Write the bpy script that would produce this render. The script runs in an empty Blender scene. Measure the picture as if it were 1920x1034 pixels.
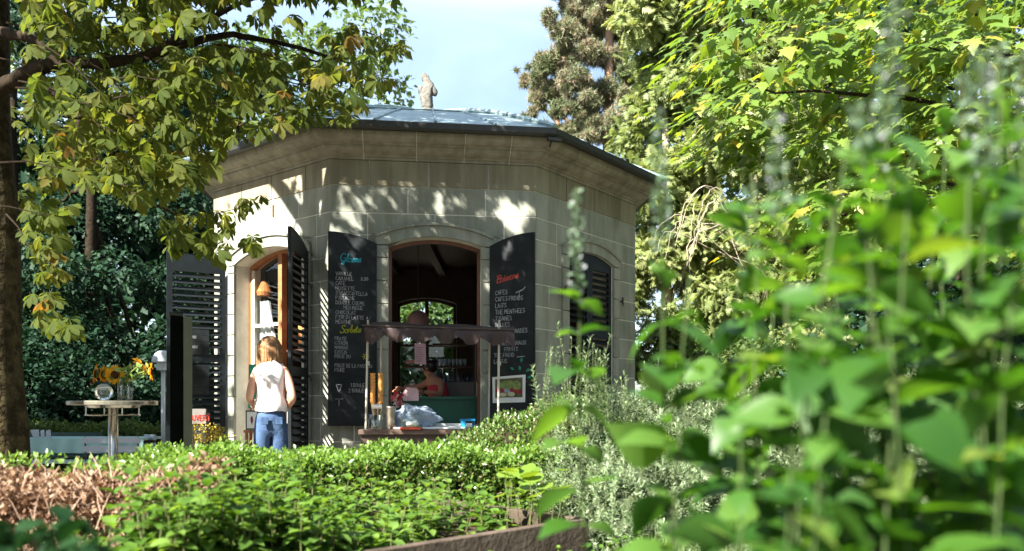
import bpy, bmesh, math, random
import numpy as np
from mathutils import Vector, Matrix
R = math.radians
random.seed(5)
rng = np.random.default_rng(11)
SC = bpy.context.scene
COL = SC.collection

# ------------------------------------------------------------------ camera, sky, sun, exposure
CAMZ, F, CX, HY = 1.05, 1500.0, 960.0, 757.0
cd = bpy.data.cameras.new('camera')
cam = bpy.data.objects.new('camera', cd); COL.objects.link(cam)
cam.location = (0, 0, CAMZ); cam.rotation_euler = (R(90), 0, 0)
cd.sensor_width = 36; cd.lens = F/1920*36; cd.shift_y = (HY-517)/1920
cd.clip_start = 0.05; cd.clip_end = 900
cd.dof.use_dof = True; cd.dof.focus_distance = 8.6; cd.dof.aperture_fstop = 2.2
SC.camera = cam
SUN = Vector((-0.62, -0.78, 0.86)).normalized()
world = bpy.data.worlds.new("World"); SC.world = world; world.use_nodes = True
nt = world.node_tree; nt.nodes.clear()
wo = nt.nodes.new('ShaderNodeOutputWorld'); bg = nt.nodes.new('ShaderNodeBackground')
sky = nt.nodes.new('ShaderNodeTexSky'); sky.sky_type = 'NISHITA'; sky.sun_disc = False
sky.sun_elevation = math.asin(SUN.z); sky.sun_rotation = math.atan2(SUN.x, SUN.y) % (2*math.pi)
sky.air_density = 1.0; sky.dust_density = 1.3; sky.ozone_density = 1.0
tc = nt.nodes.new('ShaderNodeTexCoord'); mp = nt.nodes.new('ShaderNodeMapping'); mp.inputs['Scale'].default_value = (1.2, 1.2, 4.0)
cn = nt.nodes.new('ShaderNodeTexNoise'); cn.inputs['Scale'].default_value = 1.6; cn.inputs['Detail'].default_value = 8; cn.inputs['Distortion'].default_value = .6
cr = nt.nodes.new('ShaderNodeValToRGB'); cr.color_ramp.elements[0].position = .35; cr.color_ramp.elements[1].position = .72
cr.color_ramp.elements[0].color = (.04, .04, .04, 1); cr.color_ramp.elements[1].color = (.72, .72, .72, 1)
cm = nt.nodes.new('ShaderNodeMixRGB'); cm.inputs[2].default_value = (5.5, 6.9, 8.3, 1)
nt.links.new(tc.outputs['Generated'], mp.inputs[0]); nt.links.new(mp.outputs[0], cn.inputs[0]); nt.links.new(cn.outputs[0], cr.inputs[0])
nt.links.new(cr.outputs[0], cm.inputs[0]); nt.links.new(sky.outputs[0], cm.inputs[1]); nt.links.new(cm.outputs[0], bg.inputs[0])
bg.inputs[1].default_value = 0.05; nt.links.new(bg.outputs[0], wo.inputs[0])
sl = bpy.data.lights.new('sun', 'SUN'); so = bpy.data.objects.new('sun', sl); COL.objects.link(so)
so.rotation_euler = SUN.to_track_quat('Z', 'Y').to_euler(); so.location = SUN*60
sl.energy = 5.0; sl.angle = R(.53); sl.color = (1, .95, .86)
SC.view_settings.view_transform = 'Standard'; SC.view_settings.look = 'None'; SC.view_settings.gamma = 1
SC.view_settings.use_curve_mapping = False; SC.view_settings.exposure = 2.45
SC.render.engine = 'CYCLES'
SC.cycles.use_denoising = True
SC.cycles.max_bounces = 7; SC.cycles.transparent_max_bounces = 12; SC.cycles.transmission_bounces = 6
SC.cycles.caustics_reflective = False; SC.cycles.caustics_refractive = False
SC.cycles.sample_clamp_indirect = 6

# ------------------------------------------------------------------ helpers
def P(px, py, Y):
    return Vector(((px-CX)/F*Y, Y, CAMZ+(HY-py)/F*Y))
def tag(o, label=None, cat=None, group=None, kind=None):
    if label: o['label'] = label
    if cat: o['category'] = cat
    if group: o['group'] = group
    if kind: o['kind'] = kind
    return o
def wloc(o):
    v = Vector((0, 0, 0))
    while o is not None: v += o.location; o = o.parent
    return v
def thing(name, label, cat, loc, group=None, kind=None):
    o = bpy.data.objects.new(name, None); COL.objects.link(o); o.location = loc; o.empty_display_size = .1
    return tag(o, label, cat, group, kind)
def link(name, me, parent=None, loc=None):
    o = bpy.data.objects.new(name, me); COL.objects.link(o)
    if parent: o.parent = parent
    if loc is not None: o.location = loc
    return o
class MB:
    def __init__(s): s.v, s.f, s.m = [], [], []
    def add(s, vs, fs, m=0):
        b = len(s.v); s.v += [tuple(v) for v in vs]; s.f += [tuple(b+i for i in f) for f in fs]; s.m += [m]*len(fs); return s
    def hexa(s, p, m=0):
        return s.add(p, [(0,3,2,1),(4,5,6,7),(0,1,5,4),(1,2,6,5),(2,3,7,6),(3,0,4,7)], m)
    def box(s, c, d, rot=None, m=0):
        c = Vector(c); hx, hy, hz = d[0]/2, d[1]/2, d[2]/2
        ps = [Vector(q) for q in ((-hx,-hy,-hz),(hx,-hy,-hz),(hx,hy,-hz),(-hx,hy,-hz),(-hx,-hy,hz),(hx,-hy,hz),(hx,hy,hz),(-hx,hy,hz))]
        if rot is not None:
            M = rot if isinstance(rot, Matrix) else Matrix.Rotation(rot, 3, 'Z')
            ps = [M @ q for q in ps]
        return s.hexa([c+q for q in ps], m)
    def tube(s, pts, rad, n=8, m=0, caps=True):
        pts = [Vector(p) for p in pts]
        if not hasattr(rad, '__len__'): rad = [rad]*len(pts)
        b = len(s.v); up = None
        for i, p in enumerate(pts):
            t = (pts[min(i+1, len(pts)-1)]-pts[max(i-1, 0)]).normalized()
            if up is None: up = t.orthogonal().normalized()
            up = (up - t*up.dot(t)).normalized(); bi = t.cross(up)
            for k in range(n):
                a = 2*math.pi*k/n; s.v.append(tuple(p+(up*math.cos(a)+bi*math.sin(a))*rad[i]))
        for i in range(len(pts)-1):
            for k in range(n):
                a, c = b+i*n+k, b+i*n+(k+1) % n
                s.f.append((a, c, c+n, a+n)); s.m.append(m)
        if caps:
            s.f.append(tuple(b+k for k in range(n-1, -1, -1))); s.m.append(m)
            s.f.append(tuple(b+(len(pts)-1)*n+k for k in range(n))); s.m.append(m)
        return s
    def lathe(s, c, prof, n=20, m=0, axis=None):
        c = Vector(c); M = Matrix.Identity(3) if axis is None else Vector(axis).to_track_quat('Z', 'Y').to_matrix()
        b = len(s.v)
        for r, z in prof:
            for k in range(n):
                a = 2*math.pi*k/n; s.v.append(tuple(c + M @ Vector((r*math.cos(a), r*math.sin(a), z))))
        for i in range(len(prof)-1):
            for k in range(n):
                a, d = b+i*n+k, b+i*n+(k+1) % n
                s.f.append((a, d, d+n, a+n)); s.m.append(m)
        s.f.append(tuple(b+k for k in range(n-1, -1, -1))); s.m.append(m)
        s.f.append(tuple(b+(len(prof)-1)*n+k for k in range(n))); s.m.append(m)
        return s
    def build(s, name, mats, parent=None, smooth=False, stay=False, bevel=0):
        me = bpy.data.meshes.new(name)
        off = Vector((0, 0, 0)) if parent is None or stay else wloc(parent)
        me.from_pydata([(v[0]-off.x, v[1]-off.y, v[2]-off.z) for v in s.v], [], s.f)
        for mt in (mats if isinstance(mats, (list, tuple)) else [mats]): me.materials.append(mt)
        me.polygons.foreach_set('material_index', s.m)
        if smooth: me.polygons.foreach_set('use_smooth', [True]*len(me.polygons))
        me.validate(); me.update()
        bm = bmesh.new(); bm.from_mesh(me); bmesh.ops.recalc_face_normals(bm, faces=bm.faces[:])
        if bevel:
            bmesh.ops.bevel(bm, geom=bm.edges[:], offset=bevel, segments=1, affect='EDGES')
        bm.to_mesh(me); bm.free()
        return link(name, me, parent)

# ------------------------------------------------------------------ materials
def newmat(name):
    m = bpy.data.materials.new(name); m.use_nodes = True
    return m, m.node_tree, m.node_tree.nodes['Principled BSDF']
def surf(name, col, rough=.7, spec=.3, metal=0, var=.15, scale=6, bump=0, bscale=40, objvar=0, col2=None, detail=4, thr=(.3, .7), coat=0, bdist=.02, streak=0):
    """noise-varied solid material; col2 = second colour of large patches"""
    m, t, b = newmat(name); N, L = t.nodes, t.links
    b.inputs['Roughness'].default_value = rough; b.inputs['Specular IOR Level'].default_value = spec; b.inputs['Metallic'].default_value = metal
    b.inputs['Coat Weight'].default_value = coat
    tx = N.new('ShaderNodeTexCoord')
    no = N.new('ShaderNodeTexNoise'); no.inputs['Scale'].default_value = scale; no.inputs['Detail'].default_value = detail; no.inputs['Roughness'].default_value = .65
    L.new(tx.outputs['Object'], no.inputs[0])
    r = N.new('ShaderNodeValToRGB'); r.color_ramp.elements[0].position = thr[0]; r.color_ramp.elements[1].position = thr[1]
    c2 = col2 or tuple(min(1, c*(1+var)) for c in col); c1 = col if col2 else tuple(c*(1-var) for c in col)
    r.color_ramp.elements[0].color = (*c1, 1); r.color_ramp.elements[1].color = (*c2, 1)
    L.new(no.outputs[0], r.inputs[0]); out = r.outputs[0]
    if streak:
        ms = N.new('ShaderNodeMapping'); ms.inputs['Scale'].default_value = (7, 7, .7); sn = N.new('ShaderNodeTexNoise'); sn.inputs['Scale'].default_value = 1.4; sn.inputs['Detail'].default_value = 6
        sr = N.new('ShaderNodeValToRGB'); sr.color_ramp.elements[0].position = .38; sr.color_ramp.elements[1].position = .60; v0 = 1-streak; sr.color_ramp.elements[0].color = (v0, v0*.99, v0*.95, 1); sr.color_ramp.elements[1].color = (1, 1, 1, 1)
        mm = N.new('ShaderNodeMixRGB'); mm.blend_type = 'MULTIPLY'; mm.inputs[0].default_value = 1
        L.new(tx.outputs['Object'], ms.inputs[0]); L.new(ms.outputs[0], sn.inputs[0]); L.new(sn.outputs[0], sr.inputs[0]); L.new(out, mm.inputs[1]); L.new(sr.outputs[0], mm.inputs[2]); out = mm.outputs[0]
    if objvar:
        oi = N.new('ShaderNodeObjectInfo'); mr = N.new('ShaderNodeMapRange'); mr.inputs[3].default_value = 1-objvar; mr.inputs[4].default_value = 1+objvar
        hs = N.new('ShaderNodeHueSaturation'); L.new(oi.outputs['Random'], mr.inputs[0]); L.new(mr.outputs[0], hs.inputs['Value']); L.new(out, hs.inputs['Color']); out = hs.outputs[0]
    L.new(out, b.inputs['Base Color'])
    if bump:
        n2 = N.new('ShaderNodeTexNoise'); n2.inputs['Scale'].default_value = bscale; n2.inputs['Detail'].default_value = 5
        L.new(tx.outputs['Object'], n2.inputs[0]); bp = N.new('ShaderNodeBump'); bp.inputs['Strength'].default_value = bump; bp.inputs['Distance'].default_value = bdist
        L.new(n2.outputs[0], bp.inputs['Height']); L.new(bp.outputs[0], b.inputs['Normal'])
    return m
def leafmat(name, cols, trans=.42, rough=.42, tboost=(1.9, 1.7, .9), spec=.35):
    m, t, b = newmat(name); N, L = t.nodes, t.links
    at = N.new('ShaderNodeAttribute'); at.attribute_name = 'rnd'; oi = N.new('ShaderNodeObjectInfo')
    ad = N.new('ShaderNodeMath'); ad.operation = 'ADD'; fr = N.new('ShaderNodeMath'); fr.operation = 'FRACT'
    L.new(at.outputs['Fac'], ad.inputs[0]); L.new(oi.outputs['Random'], ad.inputs[1]); L.new(ad.outputs[0], fr.inputs[0])
    r = N.new('ShaderNodeValToRGB'); e = r.color_ramp.elements
    while len(e) < len(cols): e.new(.5)
    for i, (p, c) in enumerate(cols): e[i].position = p; e[i].color = (*c, 1)
    L.new(fr.outputs[0], r.inputs[0]); L.new(r.outputs[0], b.inputs['Base Color'])
    b.inputs['Roughness'].default_value = rough; b.inputs['Specular IOR Level'].default_value = spec
    tr = N.new('ShaderNodeBsdfTranslucent'); mu = N.new('ShaderNodeMixRGB'); mu.blend_type = 'MULTIPLY'; mu.inputs[0].default_value = 1; mu.inputs[2].default_value = (*tboost, 1)
    L.new(r.outputs[0], mu.inputs[1]); L.new(mu.outputs[0], tr.inputs[0])
    mx = N.new('ShaderNodeMixShader'); mx.inputs[0].default_value = trans
    L.new(b.outputs[0], mx.inputs[1]); L.new(tr.outputs[0], mx.inputs[2]); L.new(mx.outputs[0], N['Material Output'].inputs[0])
    return m
def glassmat(name, tint=(1, 1, 1), refl=1.45, base=0.0):
    m, t, b = newmat(name); N, L = t.nodes, t.links; N.remove(b)
    tr = N.new('ShaderNodeBsdfTransparent'); tr.inputs[0].default_value = (*tint, 1); gl = N.new('ShaderNodeBsdfGlossy'); gl.inputs['Roughness'].default_value = .02
    fr = N.new('ShaderNodeFresnel'); fr.inputs[0].default_value = refl; ad = N.new('ShaderNodeMath'); ad.inputs[1].default_value = base
    geo = N.new('ShaderNodeNewGeometry'); inv = N.new('ShaderNodeMath'); inv.operation = 'SUBTRACT'; inv.inputs[0].default_value = 1; mul = N.new('ShaderNodeMath'); mul.operation = 'MULTIPLY'
    L.new(geo.outputs['Backfacing'], inv.inputs[1]); L.new(ad.outputs[0], mul.inputs[0]); L.new(inv.outputs[0], mul.inputs[1])
    mx = N.new('ShaderNodeMixShader'); L.new(fr.outputs[0], ad.inputs[0]); L.new(mul.outputs[0], mx.inputs[0]); L.new(tr.outputs[0], mx.inputs[1]); L.new(gl.outputs[0], mx.inputs[2]); L.new(mx.outputs[0], N['Material Output'].inputs[0])
    return m
def trans_solid(name, col, trans=.3, rough=.8):
    return leafmat(name, [(0, col), (1, col)], trans, rough, (1, 1, 1), .2)

M_stone = surf('sandstone_green', (.235, .25, .21), .9, .2, col2=(.325, .33, .28), scale=2.6, bump=.4, bscale=60, objvar=.10, bdist=.010, streak=.22, detail=8)
M_frieze = surf('sandstone_brown', (.215, .195, .14), .9, .2, col2=(.29, .265, .19), scale=1.8, bump=.35, bscale=60, objvar=.10, bdist=.008, streak=.25, detail=8)
M_corn = surf('cornice_stone', (.25, .23, .18), .9, .2, col2=(.35, .325, .26), scale=1.8, bump=.35, bscale=50, objvar=.10, bdist=.008, streak=.25, detail=8)
M_mortar = surf('mortar', (.62, .62, .54), .95, .1)
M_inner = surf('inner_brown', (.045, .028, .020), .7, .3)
M_innerwood = surf('inner_wood', (.05, .026, .016), .6, .3, scale=4)
M_shut = surf('shutter_paint', (.006, .009, .011), .45, .30, var=.35, scale=9, bump=.1, bscale=90, objvar=.2)
M_board = surf('blackboard', (.004, .007, .008), .6, .25, col2=(.026, .031, .034), scale=3.5, detail=10, thr=(.42, .78))
M_iron = surf('iron', (.02, .018, .016), .6, .5, col2=(.05, .03, .02), scale=30)
M_zinc = surf('gutter_zinc', (.035, .035, .032), .55, .5, metal=.3, scale=12)
M_copper = surf('roof_sheet', (.19, .26, .27), .45, .5, metal=.35, col2=(.30, .38, .38), scale=5, objvar=.05)
M_statue = surf('statue_stone', (.07, .066, .056), .9, .2, col2=(.18, .17, .15), scale=14, bump=.6, bscale=35, bdist=.02)
M_orangewood = surf('orange_wood', (.26, .10, .04), .45, .4, col2=(.38, .16, .07), scale=10)
M_white = surf('white_paint', (.72, .72, .70), .5, .3, var=.05)
M_glass = glassmat('window_glass', (.93, .96, .95), 1.5, .03)
M_clear = glassmat('clear_glass', (.92, .95, .95), 1.6, .06)
M_curtain = trans_solid('curtain_cloth', (.72, .72, .72), .35)
M_bark = surf('bark', (.024, .018, .008), .95, .1, col2=(.075, .060, .028), scale=9, bump=1.0, bscale=22, thr=(.42, .62), bdist=.05, detail=9)
M_darkbark = surf('dark_bark', (.014, .010, .007), .95, .05, col2=(.036, .028, .019), scale=12, bump=.6, bscale=20)
M_paleb = surf('pale_twig', (.30, .25, .18), .9, .2, col2=(.42, .37, .28), scale=10)
M_bark2 = surf('redbrown_bark', (.20, .12, .075), .9, .2, col2=(.30, .20, .13), scale=8)
M_steel = surf('brushed_steel', (.55, .53, .48), .22, .5, metal=1, scale=3)
M_gravel = surf('gravel_ground', (.12, .11, .085), .95, .15, col2=(.22, .20, .165), scale=25, bump=.5, bscale=120)
M_soil = surf('soil', (.035, .024, .016), .98, .1, col2=(.07, .05, .035), scale=30, bump=.8, bscale=60)
M_bedwood = surf('bed_wood', (.042, .030, .022), .8, .2, col2=(.10, .075, .058), scale=7, bump=.3, bscale=40, objvar=.1)

# ------------------------------------------------------------------ leaf templates (x across, y along, z up), all triangles
def tmpl(vs, fs): return np.array(vs, dtype=np.float64), np.array(fs, dtype=np.int64)
def t_leaf(prof, fold=.12, droop=.15):
    """prof: list of (y, halfwidth); first and last are tips"""
    v, f = [], []
    n = len(prof)
    v.append((0, prof[0][0], 0))
    for y, w in prof[1:-1]:
        z = -droop*y*y
        v += [(-w, y, z+fold*w), (0, y, z), (w, y, z+fold*w)]
    v.append((0, prof[-1][0], -droop*prof[-1][0]**2))
    f += [(0, 2, 1), (0, 3, 2)]
    for k in range(n-3):
        a = 1+3*k
        f += [(a, a+1, a+4), (a, a+4, a+3), (a+1, a+2, a+5), (a+1, a+5, a+4)]
    a = 1+3*(n-3); e = len(v)-1
    f += [(a, a+1, e), (a+1, a+2, e)]
    return tmpl(v, f)
def merge(ts):
    V, Fc, b = [], [], 0
    for v, f in ts: V.append(v); Fc.append(f+b); b += len(v)
    return np.concatenate(V), np.concatenate(Fc)
def xf(t, rot=Matrix.Identity(3), loc=(0, 0, 0), s=1):
    return (t[0]*s) @ np.array(rot).T + np.array(loc), t[1]
T_SMALL = t_leaf([(0, 0), (.5, .27), (1, 0)], .35, .1)
T_OVAL = t_leaf([(0, 0), (.3, .24), (.65, .26), (1, 0)], .3, .2)
T_MINT = t_leaf([(0, 0), (.2, .24), (.5, .34), (.8, .2), (1, 0)], .3, .45)
T_BIG = t_leaf([(0, 0), (.08, .05), (.2, .20), (.35, .30), (.5, .33), (.68, .26), (.85, .12), (1, 0)], .28, .38)
T_NEEDLE = tmpl([(-.045, 0, 0), (.045, 0, 0), (0, 1, -.06)], [(0, 1, 2)])
leaflet = t_leaf([(0, 0), (.3, .085), (.62, .20), (.85, .165), (1, 0)], .30, .28)
def chestnut(k, seed):
    rr = random.Random(seed); out = []
    angs = [(-105, .62), (-62, .85), (-22, 1.0), (20, 1.0), (60, .87), (104, .6), (0, 1.02)][:k] if k != 5 else [(-95, .7), (-45, .9), (0, 1), (45, .92), (95, .68)]
    for a, s in angs:
        rot = Matrix.Rotation(R(-a+rr.uniform(-6, 6)), 3, 'Z') @ Matrix.Rotation(R(rr.uniform(-32, -8)), 3, 'X') @ Matrix.Rotation(R(rr.uniform(-14, 14)), 3, 'Y')
        out.append(xf(leaflet, rot, (0, 0, 0), s*rr.uniform(.9, 1.08)))
    pet = tmpl([(-.012, 0, 0), (.012, 0, 0), (0, -.75, .22)], [(0, 1, 2)]); out.append(pet)
    return merge(out)
T_CHEST = [chestnut(5, 1), chestnut(6, 2), chestnut(5, 3), chestnut(6, 4)]
leaflet = t_leaf([(0, 0), (.65, .21), (1, 0)], .30, .28); T_CHLO = [chestnut(5, 1), chestnut(6, 2), chestnut(5, 3), chestnut(6, 4)]
def maple():
    pts = [(0, 0), (.20, -.10), (.16, .06), (.48, .02), (.36, .20), (.55, .46), (.30, .42), (.26, .52), (.14, .70), (0, 1.0), (-.14, .70), (-.26, .52), (-.30, .42), (-.55, .46), (-.36, .20), (-.48, .02), (-.16, .06), (-.20, -.10)]
    v = [(0, .26, .03)]+[(x, y, -.18*(x*x+(y-.3)**2)) for x, y in pts]; n = len(pts)
    return tmpl(v, [(0, 1+i, 1+(i+1) % n) for i in range(n)])
T_MAPLE = maple()
def spray(n, ln, wd, spread=55, seed=0, tip=.9):
    rr = random.Random(seed); v, f = [], []
    for i in range(n):
        y = i/n*tip; s = 1 if i % 2 else -1; a = R(spread+rr.uniform(-14, 14)); l = ln*(1.1-.6*y)*rr.uniform(.8, 1.15)
        dx, dy = s*math.sin(a)*l, math.cos(a)*l; nx, ny = -dy/l*wd, dx/l*wd*1.0
        b = len(v); z = rr.uniform(-.08, .08)
        v += [(nx, y+ny, 0), (-nx, y-ny, 0), (dx, y+dy, z-.10*y)]
        f.append((b, b+1, b+2))
    b = len(v); v += [(-.012, 0, 0), (.012, 0, 0), (0, 1, -.12)]; f.append((b, b+1, b+2))
    return tmpl(v, f)
T_YEW = spray(13, .36, .07, 58, 3)
def tuft(n, seed, wd=.03, up=.2):
    rr = random.Random(seed); v, f = [], []
    for i in range(n):
        d = Vector((rr.gauss(0, 1), rr.gauss(0, .8)+up*3, rr.gauss(0, 1))).normalized()*rr.uniform(.7, 1); q = d.orthogonal().normalized()*wd
        b = len(v); v += [tuple(q), tuple(-q), tuple(d)]; f.append((b, b+1, b+2))
    return tmpl(v, f)
T_PINE = tuft(12, 4, .06, .25)

def unit(a): return a/np.maximum(np.linalg.norm(a, axis=-1, keepdims=True), 1e-9)
def basis(d, n):
    d = unit(d); x = unit(np.cross(d, n)); z = np.cross(x, d)
    return np.stack([x, d, z], axis=1)          # rows = local axes
def scatter(name, t, pos, d, n, sc, mat, parent=None, rnd=None):
    """one mesh of many leaves: template t, at pos (N,3), leaf axis d, leaf normal n, size sc"""
    tv, tf = t; N = len(pos); B = basis(d, n)
    V = np.einsum('vk,nkj->nvj', tv, B)*sc[:, None, None]+pos[:, None, :]
    off = np.zeros(3) if parent is None else np.array(wloc(parent))
    V = (V-off).reshape(-1, 3)
    Fc = (tf[None]+(np.arange(N)*len(tv))[:, None, None]).reshape(-1)
    me = bpy.data.meshes.new(name); nf = N*len(tf)
    me.vertices.add(len(V)); me.vertices.foreach_set('co', V.astype(np.float32).ravel())
    me.loops.add(nf*3); me.loops.foreach_set('vertex_index', Fc.astype(np.int32))
    me.polygons.add(nf); me.polygons.foreach_set('loop_start', np.arange(0, nf*3, 3, dtype=np.int32))
    try: me.polygons.foreach_set('loop_total', np.full(nf, 3, dtype=np.int32))
    except Exception: pass
    me.update(calc_edges=True)
    at = me.attributes.new('rnd', 'FLOAT', 'POINT')
    r = rng.random(N) if rnd is None else rnd
    at.data.foreach_set('value', np.repeat(r, len(tv)).astype(np.float32))
    me.materials.append(mat)
    return link(name, me, parent)
def rvec(n): return unit(rng.normal(size=(n, 3)))
UP = np.array([0, 0, 1.0])
def ell(n, c, r, lo=.75, hi=1.0):
    """points in an ellipsoid's shell, with outward normals"""
    d = rvec(n); q = rng.uniform(lo, hi, n)[:, None]
    return np.array(c)+d*np.array(r)*q, unit(d/np.array(r))
def clumps(n, cs, lo=.6, hi=1.0):
    w = np.array([r[0]*r[2]+r[0]*r[1] for c, r in cs]); w = w/w.sum(); k = rng.multinomial(n, w)
    global CL_ID
    CL_ID = np.repeat(np.arange(len(cs)), k)
    Ps, Ns = zip(*[ell(kk, c, r, lo, hi) for kk, (c, r) in zip(k, cs)])
    return np.concatenate(Ps), np.concatenate(Ns)
def single_leaves(name, tmpls, pos, d, n, sc, mat, parent, k):
    """the first k leaves as objects of their own, sharing mesh data"""
    mes = []
    for i, t in enumerate(tmpls):
        me = bpy.data.meshes.new(name); me.from_pydata([tuple(v) for v in t[0]], [], [tuple(int(q) for q in f) for f in t[1]])
        me.polygons.foreach_set('use_smooth', [True]*len(me.polygons)); me.materials.append(mat); me.update(); mes.append(me)
    B = basis(d[:k], n[:k]); off = wloc(parent)
    for i in range(min(k, len(pos))):
        o = bpy.data.objects.new(name, mes[i % len(mes)]); COL.objects.link(o); o.parent = parent
        M = Matrix(((B[i, 0, 0], B[i, 1, 0], B[i, 2, 0]), (B[i, 0, 1], B[i, 1, 1], B[i, 2, 1]), (B[i, 0, 2], B[i, 1, 2], B[i, 2, 2])))
        o.location = Vector(pos[i])-off; o.rotation_euler = M.to_euler(); s = float(sc[i]); o.scale = (s, s, s)
def in_poly(px, py, poly):
    inside = np.zeros(len(px), bool); n = len(poly)
    for i in range(n):
        x1, y1 = poly[i]; x2, y2 = poly[(i+1) % n]
        c = ((y1 > py) != (y2 > py)) & (px < (x2-x1)*(py-y1)/(y2-y1+1e-9)+x1)
        inside ^= c
    return inside
def project(p):
    return CX+p[:, 0]/p[:, 1]*F, HY-(p[:, 2]-CAMZ)/p[:, 1]*F

# ------------------------------------------------------------------ ground
def smooth(a, b, x):
    t = np.clip((x-a)/(b-a), 0, 1); return t*t*(3-2*t)
def gz(x, y): return float(-.16*smooth(-2.8, -4.6, np.array(x)) * smooth(7.8, 9.6, np.array(y))) if False else float(-.16*(1-smooth(-5.2, -3.9, np.array(x)))*smooth(8.0, 9.8, np.array(y)))
g = MB(); xs = [-400, -120, -40, -16]+[-12+.5*i for i in range(49)]+[16, 40, 120, 400]; ys = [-20, -6, 0]+[1+.5*i for i in range(50)]+[30, 45, 80, 200, 600]
for y in ys:
    for x in xs: g.v.append((x, y, gz(x, y)))
W = len(xs)
for j in range(len(ys)-1):
    for i in range(W-1):
        a = j*W+i; g.f.append((a, a+1, a+W+1, a+W)); g.m.append(0)
tag(g.build('ground', M_gravel), 'pale gravel terrace ground under the park trees', None, None, 'structure')

# ------------------------------------------------------------------ pavilion
S, A0 = 2.33, 7.0
T22 = math.tan(R(22.5)); WALL = .36
P1 = Vector((-2.04, 9.0))
def ang(a): return Vector((math.cos(R(a)), math.sin(R(a))))
class Face:
    def __init__(s, p, a): s.p, s.a, s.e = p, a, ang(a); s.n = Vector((s.e.y, -s.e.x))
    def w(s, u, d, z):
        q = s.p+s.e*u-s.n*d; return Vector((q.x, q.y, z))
faces = []; q = P1-ang(A0-45)*S
for i in range(8):
    a = A0-45+45*i; faces.append(Face(q.copy(), a)); q = q+ang(a)*S
FL, FF, FR = faces[0], faces[1], faces[2]
apo = S/2*(1+math.sqrt(2)); m0 = FF.w(S/2, apo, 0); CEN = Vector((m0.x, m0.y))
pav = thing('pavilion', 'octagonal grey green sandstone kiosk with arched openings and low metal roof', 'pavilion', (CEN.x, CEN.y, 0))
def slab(mb, fc, poly, d0, d1, m=0, mb_idx=None):
    """prism of the polygon (u,z) on face fc between depths d0 (outer) and d1 (inner), mitred at the corners"""
    n = len(poly)
    def pt(u, d, z):
        uu = min(max(u, d*T22), S-d*T22) if u <= 1e-6 or u >= S-1e-6 or d > 0 else u
        return fc.w(uu, d, z)
    vs = [pt(u, d0, z) for u, z in poly]+[pt(u, d1, z) for u, z in poly]
    mb.add(vs, [tuple(range(n))], m); b = len(mb.v)-2*n
    mb.f.append(tuple(b+n+i for i in range(n-1, -1, -1))); mb.m.append(m if mb_idx is None else mb_idx)
    for i in range(n):
        j = (i+1) % n; mb.f.append((b+i, b+j, b+n+j, b+n+i)); mb.m.append(m)
def arch(mid, hw, spring, crown, u):
    h = crown-spring; rad = (hw*hw+h*h)/(2*h); x = max(-hw, min(hw, u-mid)); return crown-rad+math.sqrt(max(rad*rad-x*x, 0))
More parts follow.
